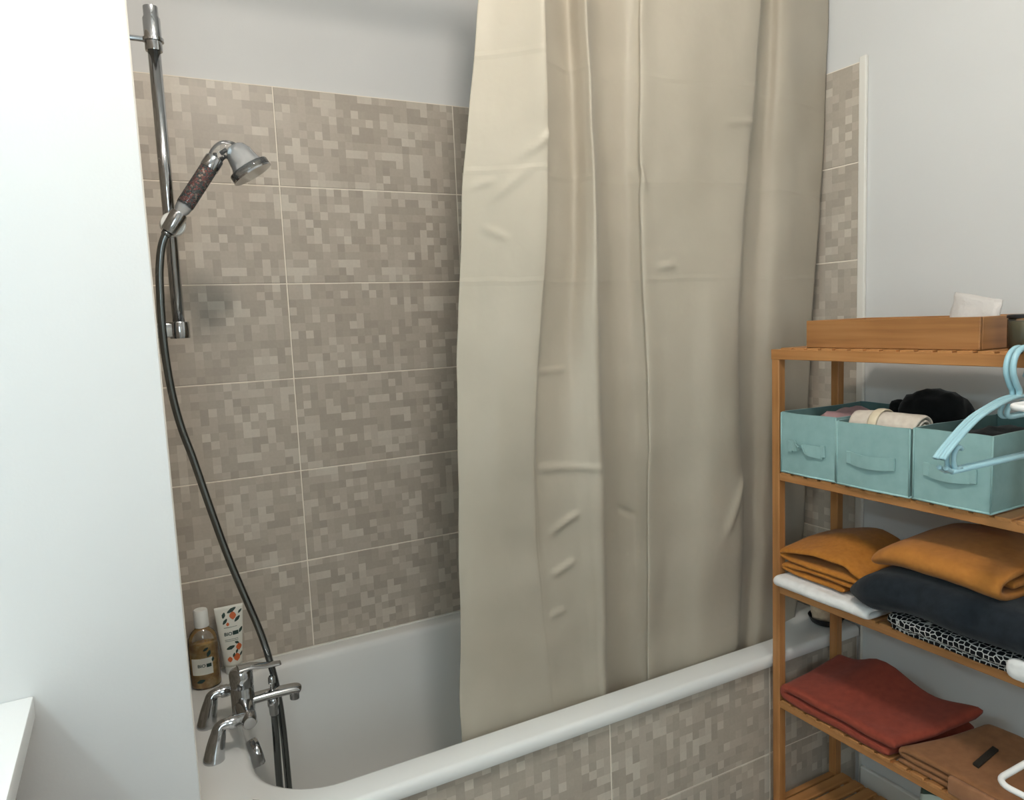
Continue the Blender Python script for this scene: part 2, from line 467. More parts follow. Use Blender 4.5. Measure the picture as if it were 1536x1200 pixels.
# ------------------------------------------------------------------ ceiling lamp (the warm light of the room)
LAMP = Vector((0.03, -1.50, 2.56))
t = thing('ceiling_lamp', (LAMP.x, LAMP.y, ZC), 'round white glass globe lamp under the ceiling', 'lamp')
MB().lathe([(0.0, 0), (0.055, 0), (0.06, -0.01), (0.05, -0.022), (0.0, -0.022)], (LAMP.x, LAMP.y, ZC-0.001)).build('base_plate', M_WPLAST, t, True)
blobv = MB().lathe([(0.004, -0.075)]+[(0.075*sin(a), -0.075*cos(a)) for a in [pi*k/16 for k in range(1, 16)]]+[(0.004, 0.075)], LAMP)
blobv.build('globe', emit('warm_glass_globe', LAMP_COLOR, LAMP_STRENGTH), t, True)

# cool white bar light above the mirror over the vanity
t = thing('wall_mirror', (XL+0.01, -1.34, 1.10), 'frameless mirror on the left wall above the vanity', 'mirror')
MB().box((XL+0.001, -1.70, 1.10), (XL+0.012, -0.98, 1.78), 0.002, 1).build('glass', plain('mirror_glass', (0.85, 0.87, 0.87, 1), 0.02, metal=1.0), t)
for yy in (-1.60, -1.08):
    MB().box((XL+0.001, yy-0.015, 1.09), (XL+0.016, yy+0.015, 1.105), 0.002, 1).build('clip', M_CHROME, t)
t = thing('mirror_light', (XL+0.05, -1.34, 1.88), 'cool white bar light above the mirror', 'lamp')
MB().box((XL+0.001, -1.40, 1.862), (XL+0.045, -1.28, 1.898), 0.003, 1).build('bracket', M_CHROME, t)
MB().tube([(XL+0.066, -1.59, 1.88), (XL+0.066, -1.09, 1.88)], 0.019, 20).build('tube', emit('cool_light_tube', MIRROR_LIGHT_COLOR, MIRROR_LIGHT_STRENGTH), t, True)
for a, c in ((-1.61, -1.59), (-1.09, -1.07)):
    MB().tube([(XL+0.066, a, 1.88), (XL+0.066, c, 1.88)], 0.0215, 20).build('end_cap', M_CHROME, t)

# ------------------------------------------------------------------ bathtub
def rrect(x0, x1, y0, y1, r, nc=12, ns=14):
    """rounded rectangle, r = radii for corners (x1,y1),(x0,y1),(x0,y0),(x1,y0)"""
    P = []
    cs = [((x1-r[0], y1-r[0]), 0, r[0]), ((x0+r[1], y1-r[1]), pi/2, r[1]), ((x0+r[2], y0+r[2]), pi, r[2]), ((x1-r[3], y0+r[3]), 1.5*pi, r[3])]
    for i, (c, a0, rr) in enumerate(cs):
        arc = [(c[0]+rr*cos(a0+pi/2*k/nc), c[1]+rr*sin(a0+pi/2*k/nc)) for k in range(nc+1)]
        P += arc
        nx = cs[(i+1) % 4]; b = (nx[0][0]+nx[2]*cos(nx[1]), nx[0][1]+nx[2]*sin(nx[1])); a = arc[-1]
        P += [(a[0]+(b[0]-a[0])*k/ns, a[1]+(b[1]-a[1])*k/ns) for k in range(1, ns)]
    return P
TX0, TX1, TY0, TY1, RZ = -0.3435, 1.3395, -0.7125, 0.0090, 0.56
loops = []
def L(ins, z, r=0.012): loops.append([(x, y, z) for x, y in rrect(TX0+ins, TX1-ins, TY0+ins, TY1-ins, (r, r, r, r))])
L(0.013, 0.530); L(0.002, 0.5305); L(0.0, 0.533); L(0.0, 0.546); L(0.0015, 0.5535); L(0.006, 0.5585); L(0.012, RZ)
def I(l, r, f, b, z, rc):   # inner loops: insets from the nominal basin edge
    loops.append([(x, y, z) for x, y in rrect(-0.240+l, 1.215-r, -0.640+f, -0.052-b, rc)])
RC = (0.17, 0.14, 0.155, 0.16)
I(-0.010, -0.010, -0.006, -0.010, RZ, tuple(x+0.01 for x in RC))
I(-0.003, -0.003, -0.001, -0.003, RZ-0.0012, RC)
I(0.003, 0.004, 0.004, 0.004, RZ-0.006, RC)
I(0.008, 0.010, 0.008, 0.008, RZ-0.016, RC)
I(0.016, 0.030, 0.014, 0.014, 0.50, RC)
I(0.034, 0.090, 0.026, 0.026, 0.40, RC)
I(0.056, 0.160, 0.040, 0.040, 0.29, RC)
I(0.074, 0.205, 0.054, 0.054, 0.22, RC)
I(0.094, 0.235, 0.074, 0.074, 0.186, RC)
I(0.128, 0.270, 0.110, 0.110, 0.172, tuple(x*0.8 for x in RC))
I(0.20, 0.36, 0.18, 0.18, 0.168, tuple(x*0.6 for x in RC))
V = [p for lp in loops for p in lp]; N = len(loops[0]); F = []
for i in range(len(loops)-1):
    for k in range(N): F.append((i*N+k, i*N+(k+1) % N, (i+1)*N+(k+1) % N, (i+1)*N+k))
F.append(tuple((len(loops)-1)*N+k for k in range(N)))
tub = thing('bathtub', (0.5, -0.35, ZF), 'white built-in bathtub with a rounded rim along the tiled wall', 'bathtub')
tb = autosmooth(new_obj('tub_shell', V, F, M_ENAMEL, tub), 50)
MB().lathe([(0.0, -0.02), (0.028, -0.02), (0.031, 0.0), (0.031, 0.006), (0.027, 0.011), (0.012, 0.012), (0.0, 0.012)], (-0.2115, -0.362, 0.512), (1, 0, 0.22)).build('overflow_cap', M_CHROME, tub, True)
MB().lathe([(0.0, 0), (0.034, 0), (0.036, 0.003), (0.030, 0.006), (0.0, 0.004)], (-0.02, -0.345, 0.1685)).build('drain', M_CHROME, tub, True)
MB().tube([(XP+0.010, -0.003, 0.5605), (XR-0.002, -0.003, 0.5605)], 0.0028, 8).build('sealant', M_TRIM, tub, True)

# plug lying on the rim by the partition
t = thing('bath_plug', (-0.254, -0.640, RZ), 'small dark chrome plug on the tub rim beside the white partition', 'plug')
MB().lathe([(0.0, 0.0), (0.018, 0.0), (0.020, 0.004), (0.017, 0.009), (0.0, 0.011)], (-0.254, -0.640, RZ+0.0003)).build('disc', M_DCHROME, t, True)
MB().tube([(-0.262, -0.640, RZ+0.009), (-0.260, -0.640, RZ+0.017), (-0.254, -0.640, RZ+0.020), (-0.248, -0.640, RZ+0.017), (-0.246, -0.640, RZ+0.009)], 0.002, 8).build('ring', M_CHROME, t, True)

# ------------------------------------------------------------------ bath mixer
t = thing('bath_mixer', (-0.29, -0.355, RZ), 'chrome bath mixer tap standing on the tub deck', 'tap')
for yy in (-0.43, -0.28):
    leg = MB().tube(crom([(-0.302, yy, RZ+0.0005), (-0.3015, yy, RZ+0.004), (-0.296, yy, RZ+0.03), (-0.290, yy, RZ+0.052), (-0.286, yy, RZ+0.066), (-0.278, yy, RZ+0.071), (-0.268, yy, RZ+0.0715)], 4),
                    [0.0205]*2+[0.0215]*3+[0.0205-0.0007*k for k in range(12)]+[0.0118, 0.0115, 0.0112, 0.011, 0.011, 0.011, 0.011, 0.011], 20)
    lg = leg.build('pillar', M_CHROME, t, True); autosmooth(lg, 50)
    autosmooth(MB().lathe([(0.0, 0), (0.0135, 0), (0.014, 0.004), (0.014, 0.014), (0.0125, 0.017), (0.0115, 0.036), (0.0, 0.036)], (-0.268, yy, RZ+0.0712), (1, 0, 0), 20).build('union_nut', M_CHROME, t, True), 40)
autosmooth(MB().lathe([(0.0, -0.094), (0.012, -0.094), (0.0155, -0.088), (0.018, -0.06), (0.021, -0.03), (0.021, 0.03), (0.018, 0.06), (0.0155, 0.088), (0.012, 0.094), (0.0, 0.094)], (-0.229, -0.355, RZ+0.067), (0, 1, 0), 28).build('cross_body', M_CHROME, t, True), 50)
autosmooth(MB().lathe([(0.0, 0.03), (0.022, 0.03), (0.0245, 0.05), (0.0245, 0.105), (0.0235, 0.107), (0.0235, 0.109), (0.0248, 0.111), (0.0248, 0.138), (0.022, 0.145), (0.012, 0.150), (0.0, 0.151)], (-0.229, -0.355, RZ), (0, 0, 1), 28).build('valve_body', M_CHROME, t, True), 40)
lev = MB(); pts = crom([(-0.236, -0.355, RZ+0.147), (-0.205, -0.355, RZ+0.147), (-0.175, -0.355, RZ+0.141), (-0.145, -0.355, RZ+0.1385)], 5)
lev.tube(pts, [0.018-0.0075*i/(len(pts)-1) for i in range(len(pts))], 16, flat=(1.0, 0.38))
lev.build('lever', M_CHROME, t, True)
sp = MB(); pts = crom([(-0.225, -0.355, RZ+0.072), (-0.19, -0.355, RZ+0.073), (-0.15, -0.355, RZ+0.073), (-0.118, -0.355, RZ+0.071), (-0.108, -0.355, RZ+0.066)], 5)
sp.tube(pts, [0.0165]*(len(pts)-4)+[0.0162, 0.0155, 0.013, 0.008], 18, flat=(1.0, 0.66))
sp.lathe([(0.0, 0), (0.0105, 0), (0.011, 0.016), (0.0, 0.018)], (-0.120, -0.355, RZ+0.048), (0, 0, 1), 18)
autosmooth(sp.build('spout', M_CHROME, t, True), 60)
autosmooth(MB().lathe([(0.0, 0), (0.0045, 0), (0.0045, 0.014), (0.0075, 0.016), (0.0075, 0.030), (0.005, 0.033), (0.0, 0.033)], (-0.167, -0.356, RZ+0.081), (0, 0, 1), 16).build('diverter_knob', M_CHROME, t, True), 40)
autosmooth(MB().lathe([(0.0, 0), (0.0105, 0), (0.0125, -0.003), (0.0125, -0.018), (0.0105, -0.022), (0.0095, -0.040), (0.0, -0.040)], (-0.167, -0.356, RZ+0.064), (0, 0, 1), 8).build('hose_outlet', M_CHROME, t), 40)

# ------------------------------------------------------------------ shower rail, hand shower, hose
RX, RY = -0.287, -0.330
t = thing('shower_rail', (RX, RY, 1.43), 'upright chrome shower rail fixed beside the white partition', 'shower rail')
MB().tube([(RX, RY, 1.436), (RX, RY, 2.05)], 0.0118, 20).build('pole', M_CHROME, t, True)
autosmooth(MB().lathe([(0.0, 0.0), (0.0155, 0.0), (0.016, 0.002), (0.016, 0.062), (0.0135, 0.066), (0.0135, 0.084), (0.0, 0.085)], (RX, RY, 1.995), (0, 0, 1), 24).build('top_cap', M_CHROME, t, True), 40)
m = MB(); m.lathe([(0.0, -0.003), (0.0195, -0.003), (0.0195, 0.003), (0.0, 0.003)], (RX, RY, 2.016)); m.tube([(RX, RY, 2.016), (XP+0.001, RY, 2.016)], 0.0052, 10)
m.build('top_bracket', M_CHROME, t)
m = MB(); m.lathe([(0.0, 0), (0.0185, 0), (0.0195, 0.002), (0.0195, 0.032), (0.0185, 0.034), (0.0, 0.034)], (RX, RY, 1.428)); m.box((XP+0.003, RY-0.013, 1.431), (RX-0.012, RY+0.013, 1.459), 0.003)
autosmooth(m.build('bottom_bracket', M_CHROME, t), 40)
HP = -0.378      # plane of the hand shower
ax = Vector((0.56, 0, 0.83)).normalized()
m = MB(); m.lathe([(0.0, 0), (0.0235, 0), (0.0240, 0.003), (0.0240, 0.014), (0.022, 0.018), (0.0, 0.018)], (-0.283, RY-0.012, 1.656), (0, -1, 0), 32)
autosmooth(m.build('slider_disc', M_WPLAST, t), 40)
SC0 = Vector((-0.283, HP, 1.656))
autosmooth(MB().lathe([(0.0, -0.022), (0.0125, -0.022), (0.0145, -0.018), (0.0165, 0.018), (0.0155, 0.022), (0.0, 0.022)], SC0, ax, 24).build('holder_sleeve', M_CHROME, t, True), 40)

t = thing('hand_shower', SC0, 'clear hand shower with a handle full of red and dark mineral beads', 'shower head')
A0 = SC0+ax*0.0245
autosmooth(MB().lathe([(0.0, -0.046), (0.0100, -0.046), (0.0115, 0.0), (0.0145, 0.006), (0.0155, 0.014), (0.0155, 0.018)], A0, ax, 24).build('neck', M_MILKY, t, True), 50)
HB, HE = 0.016, 0.106
hb = MB().lathe([(0.0162, HB), (0.0168, HB+0.004), (0.0168, HE-0.004), (0.0165, HE)], A0, ax, 26)
hb.build('handle_tube', M_CLEAR, t, True)
# the beads: too small and too many to count
M_BR = plain('red_mineral', srgb(140, 52, 36), 0.3); M_BD = plain('dark_mineral', srgb(48, 44, 38), 0.3); M_BW = plain('pale_mineral', srgb(196, 160, 140), 0.3)
xa = Vector((0, 1, 0)); ya = ax.cross(xa)
V, F, MI = [], [], []
bm = bmesh.new(); bmesh.ops.create_icosphere(bm, subdivisions=1, radius=1.0); bm.verts.index_update()
IV = [v.co.copy() for v in bm.verts]; IF = [[v.index for v in f.verts] for f in bm.faces]; bm.free()
rng = random.Random(3)
for lay in range(24):
    for k in range(13):
        h = HB+0.0035+(HE-HB-0.007)*lay/23; a = 2*pi*(k+0.5*(lay % 2))/13+rng.uniform(-.1, .1)
        c = A0+ax*h+(xa*cos(a)+ya*sin(a))*(0.0128+rng.uniform(-.0006, .0006)); n0 = len(V); r = rng.uniform(0.0026, 0.0032)
        V += [c+v*r for v in IV]; F += [[i+n0 for i in f] for f in IF]
        q = rng.random()+0.28*noise.noise(c*90); MI += [0 if q < 0.5 else (1 if q < 0.93 else 2)]*len(IF)
bd = new_obj('mineral_beads', V, F, None, t, True, [M_BR, M_BD, M_BW], MI); bd['kind'] = 'stuff'
MB().tube([A0+ax*(HB+0.001), A0+ax*(HE-0.001)], 0.0108, 16).build('bead_core', M_BD, t, True)
autosmooth(MB().lathe([(0.0, HE-0.001), (0.0172, HE-0.001), (0.0182, HE+0.002), (0.0182, HE+0.022), (0.0168, HE+0.025), (0.0, HE+0.025)], A0, ax, 26).build('collar', M_CHROME, t, True), 40)
E0 = A0+ax*(HE+0.0255)
fd = Vector((0.50, -0.10, -0.86)).normalized()     # where the spray face looks
FC = Vector((-0.126, HP-0.002, 1.757))             # centre of the spray face
nk = crom([E0, E0+ax*0.012, E0+ax*0.022+Vector((0.006, 0, 0)), FC-fd*0.052+Vector((-0.010, 0, 0.0)), FC-fd*0.040], 4)
MB().tube(nk, [0.0145+0.006*i/(len(nk)-1) for i in range(len(nk))], 20).build('elbow', M_CLEAR, t, True)
m = MB(); m.tube([E0+ax*0.001, E0+ax*0.010+Vector((-0.006, 0, 0.002))], 0.004, 8); m.tube([E0+ax*0.012+Vector((0.004, 0, 0)), E0+ax*0.022+Vector((0.010, 0, 0))], 0.0045, 8)
m.tube([E0+ax*0.002+Vector((0.008, 0, -0.003)), E0+ax*0.006+Vector((0.012, 0, -0.004))], 0.004, 8); m.build('inner_seals', M_BLACKP, t, True)
autosmooth(MB().lathe([(0.002, -0.068), (0.012, -0.066), (0.020, -0.060), (0.026, -0.048), (0.028, -0.036), (0.030, -0.026), (0.033, -0.020), (0.034, -0.018), (0.034, -0.015), (0.036, -0.014)], FC, fd, 32).build('head_dome', M_MILKY, t, True), 60)
rg = autosmooth(MB().lathe([(0.034, -0.0165), (0.0405, -0.0165), (0.042, -0.0145), (0.042, -0.003), (0.0405, 0.0), (0.037, 0.0005), (0.037, -0.003)], FC, fd, 36).build('face_ring', M_CLEAR, t, True), 40)
autosmooth(MB().lathe([(0.0405, -0.0025), (0.0425, -0.0025), (0.0425, 0.0008), (0.0405, 0.0008)], FC, fd, 36).build('chrome_band', M_CHROME, t, True), 40)
MB().lathe([(0.0, -0.004), (0.0372, -0.004), (0.0372, -0.002), (0.0, -0.001)], FC, fd, 32).build('spray_plate', plain('grey_spray_plate', srgb(150, 152, 150), 0.25, metal=0.6), t)

hose_pts = [SC0-ax*0.018, SC0-ax*0.030, (-0.3075, -0.377, 1.612), (-0.3135, -0.375, 1.582), (-0.3178, -0.370, 1.535), (-0.320, -0.360, 1.43), (-0.314, -0.345, 1.33), (-0.302, -0.335, 1.25), (-0.283, -0.33, 1.173),
            (-0.260, -0.328, 1.07), (-0.234, -0.326, 0.961), (-0.206, -0.324, 0.862), (-0.178, -0.322, 0.766), (-0.162, -0.320, 0.690), (-0.1525, -0.320, 0.626), (-0.147, -0.322, 0.55), (-0.1455, -0.328, 0.45), (-0.146, -0.336, 0.34), (-0.150, -0.344, 0.27),
            (-0.157, -0.350, 0.245), (-0.164, -0.356, 0.27), (-0.1675, -0.358, 0.34), (-0.168, -0.357, 0.45), (-0.167, -0.356, 0.53), (-0.167, -0.356, 0.581)]
t = thing('shower_hose', (-0.157, -0.35, 0.24), 'grey metal shower hose hanging from the hand shower into the tub', 'hose')
P = crom(hose_pts, 8)
autosmooth(MB().tube(P, 0.0078, 14).build('hose', M_DCHROME, t, True), 60)
MB().lathe([(0.0, 0), (0.0098, 0), (0.0098, -0.006), (0.0082, -0.009), (0.0, -0.009)], SC0-ax*0.0225, ax, 18).build('ferrule', M_DCHROME, t, True)

# ------------------------------------------------------------------ shower curtain on its rod
CZ = [2.39,2.2,2.0,1.8,1.6,1.4,1.2,1.0,.8,.6,.4]
CT = [
[(.324,-.63),(.303,-.63),(.277,-.63),(.244,-.63),(.222,-.63),(.204,-.63),(.193,-.63),(.189,-.62),(.186,-.61),(.181,-.6),(.18,-.6)],
[(.357,-.648),(.336,-.648),(.309,-.648),(.276,-.648),(.254,-.648),(.236,-.648),(.226,-.647),(.224,-.635),(.22,-.623),(.214,-.612),(.212,-.612)],
[(.382,-.682),(.368,-.682),(.35,-.682),(.327,-.682),(.306,-.682),(.284,-.676),(.271,-.67),(.275,-.648),(.285,-.631),(.294,-.617),(.298,-.615)],
[(.382,-.713),(.381,-.713),(.379,-.713),(.375,-.713),(.364,-.71),(.349,-.696),(.338,-.68),(.345,-.653),(.363,-.634),(.382,-.619),(.392,-.616)],
[(.392,-.705),(.392,-.705),(.392,-.705),(.389,-.705),(.378,-.702),(.363,-.688),(.351,-.675),(.36,-.649),(.38,-.632),(.404,-.617),(.419,-.614)],
[(.417,-.66),(.416,-.66),(.416,-.66),(.414,-.657),(.404,-.652),(.383,-.655),(.367,-.658),(.377,-.643),(.405,-.628),(.436,-.614),(.457,-.612)],
[(.461,-.63),(.461,-.63),(.463,-.63),(.461,-.63),(.451,-.63),(.429,-.636),(.42,-.645),(.431,-.637),(.457,-.626),(.48,-.614),(.494,-.612)],
[(.495,-.618),(.498,-.618),(.502,-.618),(.504,-.618),(.494,-.621),(.469,-.632),(.459,-.644),(.467,-.639),(.485,-.63),(.502,-.618),(.513,-.616)],
[(.498,-.652),(.504,-.652),(.511,-.652),(.515,-.653),(.508,-.656),(.492,-.658),(.488,-.66),(.496,-.65),(.51,-.638),(.522,-.624),(.53,-.62)],
[(.51,-.669),(.513,-.669),(.518,-.669),(.522,-.67),(.519,-.673),(.515,-.674),(.515,-.672),(.525,-.659),(.534,-.643),(.541,-.628),(.544,-.624)],
[(.539,-.63),(.542,-.63),(.547,-.63),(.552,-.63),(.554,-.63),(.551,-.63),(.554,-.626),(.564,-.612),(.572,-.599),(.576,-.589),(.577,-.588)],
[(.595,-.603),(.595,-.603),(.597,-.603),(.601,-.601),(.605,-.6),(.608,-.599),(.614,-.596),(.623,-.585),(.629,-.576),(.631,-.568),(.63,-.57)],
[(.66,-.608),(.657,-.608),(.652,-.608),(.649,-.607),(.651,-.604),(.654,-.604),(.658,-.603),(.664,-.592),(.669,-.584),(.672,-.576),(.669,-.578)],
[(.683,-.63),(.68,-.63),(.675,-.63),(.668,-.63),(.666,-.63),(.673,-.63),(.678,-.63),(.68,-.62),(.684,-.609),(.687,-.598),(.683,-.598)],
[(.678,-.648),(.675,-.648),(.67,-.648),(.665,-.648),(.664,-.648),(.67,-.648),(.673,-.647),(.675,-.636),(.679,-.624),(.681,-.613),(.678,-.612)],
[(.72,-.648),(.717,-.648),(.713,-.648),(.708,-.648),(.708,-.648),(.719,-.646),(.727,-.643),(.733,-.629),(.737,-.617),(.736,-.606),(.73,-.606)],
[(.79,-.663),(.789,-.663),(.789,-.663),(.791,-.661),(.792,-.658),(.792,-.655),(.79,-.651),(.789,-.637),(.787,-.624),(.783,-.613),(.778,-.61)],
[(.892,-.672),(.891,-.672),(.888,-.672),(.881,-.67),(.867,-.672),(.851,-.674),(.848,-.67),(.847,-.656),(.843,-.643),(.842,-.628),(.837,-.621)],
[(1.003,-.678),(.992,-.678),(.973,-.678),(.949,-.678),(.927,-.678),(.909,-.677),(.909,-.674),(.922,-.659),(.936,-.643),(.941,-.629),(.922,-.622)],
[(1.031,-.666),(1.019,-.666),(1.0,-.666),(.975,-.666),(.952,-.666),(.937,-.664),(.944,-.66),(.962,-.647),(.972,-.634),(.971,-.622),(.952,-.618)],
[(1.066,-.63),(1.054,-.63),(1.034,-.63),(1.011,-.63),(.992,-.63),(.977,-.63),(.98,-.63),(.993,-.62),(1.002,-.61),(.999,-.6),(.976,-.6)],
[(1.113,-.612),(1.104,-.612),(1.09,-.612),(1.071,-.612),(1.054,-.612),(1.04,-.612),(1.039,-.613),(1.047,-.604),(1.051,-.595),(1.042,-.587),(1.014,-.588)],
[(1.135,-.639),(1.128,-.639),(1.116,-.639),(1.107,-.639),(1.093,-.639),(1.077,-.639),(1.071,-.639),(1.073,-.628),(1.076,-.617),(1.067,-.607),(1.031,-.606)],
[(1.227,-.624),(1.221,-.624),(1.212,-.624),(1.202,-.624),(1.184,-.624),(1.163,-.624),(1.153,-.624),(1.152,-.615),(1.153,-.605),(1.137,-.595),(1.088,-.596)],
[(1.338,-.6),(1.332,-.6),(1.323,-.6),(1.311,-.6),(1.293,-.6),(1.271,-.601),(1.26,-.601),(1.261,-.592),(1.258,-.585),(1.24,-.577),(1.184,-.579)]]
t = thing('curtain_rod', (0.5, -0.63, 2.405), 'straight white rod above the bath carrying the curtain', 'curtain rod')
MB().tube([(XP+0.003, -0.63, 2.405), (XW-0.003, -0.63, 2.405)], 0.0125, 18).build('rod', M_WPLAST, t, True)
for x, s in ((XP, 1), (XW, -1)):
    MB().lathe([(0.0, 0), (0.028, 0), (0.028, 0.006), (0.016, 0.016), (0.0, 0.016)], (x+s*0.001, -0.63, 2.405), (s, 0, 0)).build('end_cap', M_WPLAST, t, True)
cur = thing('shower_curtain', (0.75, -0.62, 0.40), 'beige polyester shower curtain hanging in folds inside the tub', 'curtain')
NZ = 300; zs = [2.385-(2.385-0.41)*i/NZ for i in range(NZ+1)]
cols = []      # fold tracks, smooth in z
for tr in CT:
    P = crom([(z, x, y) for z, (x, y) in zip(CZ, tr)], 10)
    c = []
    for z in zs:
        j = 0
        while j < len(P)-2 and P[j+1][0] > z: j += 1
        a, b = P[j], P[j+1]; f = (z-a[0])/(b[0]-a[0])
        c.append((a[1]+(b[1]-a[1])*f, a[2]+(b[2]-a[2])*f))
    cols.append(c)
WRINKLES = [(0.417,1.827,0.336,1.761,5,9),(0.286,1.679,0.35,1.733,4,9),(0.236,1.697,0.283,1.712,4,7),(0.372,1.115,0.513,1.10,5,9),(0.406,0.968,0.47,0.999,5,8),(0.904,0.879,0.967,1.017,7,14),
            (0.459,0.894,0.402,0.874,5,8),(0.615,0.978,0.667,0.951,-5,9),(0.708,1.542,0.753,1.545,5,7),(0.371,1.323,0.454,1.323,3,6),(0.896,1.87,0.989,1.881,4,7),(0.657,1.767,0.669,1.716,4,8),(0.261,1.619,0.297,1.598,4,7),(0.433,0.786,0.398,0.779,4,8)]
def wrinkle(x, z):      # tucks and puckers: ridge with a hollow under it (millimetres)
    d = 0.0
    for ax_, az_, bx_, bz_, a, w in WRINKLES:
        ux, uz = bx_-ax_, bz_-az_; L2 = ux*ux+uz*uz; tt = ((x-ax_)*ux+(z-az_)*uz)/L2
        if tt < -0.4 or tt > 1.4: continue
        e = (x-ax_-tt*ux)**2+(z-az_-tt*uz)**2
        if e > 0.0025: continue
        sg = (-(x-ax_)*uz+(z-az_)*ux)/sqrt(L2); ww = w*0.001
        fall = math.exp(-(max(0, abs(tt-0.5)-0.3)/0.25)**2)
        d += a*0.001*fall*math.exp(-(sg/ww)**2)*(1.0+0.9*max(-1, min(1, sg/ww)))
    return d
V = []; NU = 9
for i, z in enumerate(zs):
    row = crom([c[i] for c in cols], NU)
    for k, (x, y) in enumerate(row):
        q = Vector((x*7, y*7, z*2.0)); d = noise.noise(q)*0.0035+noise.noise(Vector((x*16, y*16, z*7)))*0.0022
        d += 0.003*noise.noise(Vector((x*4+9, 0, z*9)))+wrinkle(x, z)
        edge = min(1.0, k/10, (len(row)-1-k)/10)
        x2 = x+0.004*(1-edge)*noise.noise(Vector((k*0.01, 3.3, z*9)))
        V.append((x2, max(min(y-d*edge, 1), -0.629) if z < 0.62 else y-d*edge, z))
NCOL = len(V)//(NZ+1)
F = [(i*NCOL+k, i*NCOL+k+1, (i+1)*NCOL+k+1, (i+1)*NCOL+k) for i in range(NZ) for k in range(NCOL-1)]
pn = new_obj('cloth_panel', V, F, M_CURT, cur, True)
sol = pn.modifiers.new('thickness', 'SOLIDIFY'); sol.thickness = 0.0012; sol.offset = 0.0
ring = None
for k in range(12):
    x = 0.335+(1.30-0.335)*k/11
    if ring is None:
        ring = MB().tube([(x, -0.63+0.022*cos(a), 2.400+0.022*sin(a)) for a in [2*pi*j/24 for j in range(24)]], 0.0022, 8, closed=True).build('ring', M_CHROME, cur, True); x0 = x
    else:
        r2 = ring.copy(); COL.objects.link(r2); r2.parent = cur; r2.location.x = x-x0

# ------------------------------------------------------------------ bottle and tube on the far corner of the tub deck
M_AMBER = NT('amber_gel'); M_AMBER.set(color=srgb(186, 132, 44), rough=0.25, sss=0.0)
va = M_AMBER.coords('Object'); M_AMBER.l(M_AMBER.ramp(M_AMBER.noise(va, 45, 4), [(0.30, srgb(176, 126, 48)), (0.50, srgb(206, 160, 76)), (0.68, srgb(232, 198, 124))]), M_AMBER.b.inputs['Base Color']); M_AMBER = M_AMBER.m
M_PRINTG = plain('dark_green_print', srgb(40, 62, 54), 0.5); M_PRINTO = plain('orange_fruit_print', srgb(206, 104, 56), 0.5); M_LABEL = plain('white_label', srgb(226, 224, 212), 0.5)
BX, BY, BZ = -0.283, -0.078, RZ
VIEW = Vector((-0.3865-BX, -1.9815-BY, 0)).normalized(); SIDE = Vector((-VIEW.y, VIEW.x, 0))      # label side of the bottle
SIDE = SIDE if SIDE.x > 0 else -SIDE
t = thing('shampoo_bottle', (BX, BY, BZ), 'clear bottle of amber gel with a white cap in the tub corner', 'bottle')
OV = (1.0, 0.68)
prof = [(0.0, 0.0005), (0.030, 0.0005), (0.034, 0.004), (0.0345, 0.012), (0.0345, 0.118), (0.0325, 0.130), (0.026, 0.143), (0.017, 0.151), (0.0145, 0.153), (0.0145, 0.160), (0.0, 0.160)]
autosmooth(MB().lathe(prof, (BX, BY, BZ), (0, 0, 1), 36, OV, SIDE).build('bottle_body', clear('bottle_plastic', (0.95, 0.93, 0.88, 1), 0.03, 0.05, 0.06), t, True), 50)
MB().lathe([(0.0, 0.003), (0.029, 0.003), (0.0325, 0.006), (0.0330, 0.012), (0.0330, 0.112), (0.0, 0.112)], (BX, BY, BZ), (0, 0, 1), 36, OV, SIDE).build('gel', M_AMBER, t, True)
autosmooth(MB().lathe([(0.0, 0.156), (0.0170, 0.156), (0.0175, 0.158), (0.0165, 0.196), (0.0150, 0.199), (0.0, 0.199)], (BX, BY, BZ), (0, 0, 1), 28).build('cap', M_WPLAST, t, True), 40)
def on_bottle(u, v, off=0.0006):      # u across the label, v height
    c = max(-0.97, min(0.97, u/0.0345)); s = sqrt(1-c*c)
    return Vector((BX, BY, BZ+v))+SIDE*(u*(1+off/0.0345))+VIEW*(0.0345*0.68*s+off)
def patch(place, u0, u1, v0, v1, n=10, off=0.0006):
    V = []; F = []
    for k in range(n+1):
        u = u0+(u1-u0)*k/n; V += [place(u, v0, off), place(u, v1, off)]
    for k in range(n): F.append((2*k, 2*k+2, 2*k+3, 2*k+1))
    return V, F
lb = new_obj('label', *patch(on_bottle, -0.029, 0.017, 0.040, 0.082), M_LABEL, t)
new_obj('label_banner', *patch(on_bottle, 0.003, 0.014, 0.0585, 0.0675, 4, 0.0010), M_PRINTG, lb)
text_mesh('label_lettering', 'BIO', 0.011, M_PRINTG, lb, lambda u, v: on_bottle(u-0.008, v+0.063, 0.0012))
def leaf(place, u, v, ln, wd, ang, off):
    V = []; n = 8
    for k in range(n):
        a = 2*pi*k/n; x = ln*cos(a); y = wd*sin(a)*(1-0.35*abs(cos(a)))
        V.append(place(u+x*cos(ang)-y*sin(ang), v+x*sin(ang)+y*cos(ang), off))
    return V
m = MB()
for u, v, ln, wd, an in ((-0.012, 0.024, 0.010, 0.005, 0.3), (0.010, 0.092, 0.009, 0.0045, 1.2), (0.004, 0.104, 0.007, 0.0035, 0.5), (0.018, 0.075, 0.006, 0.003, 1.4)):
    new_obj('leaf_print', leaf(on_bottle, u, v, ln, wd, an, 0.0008), [tuple(range(8))], M_PRINTG, t)

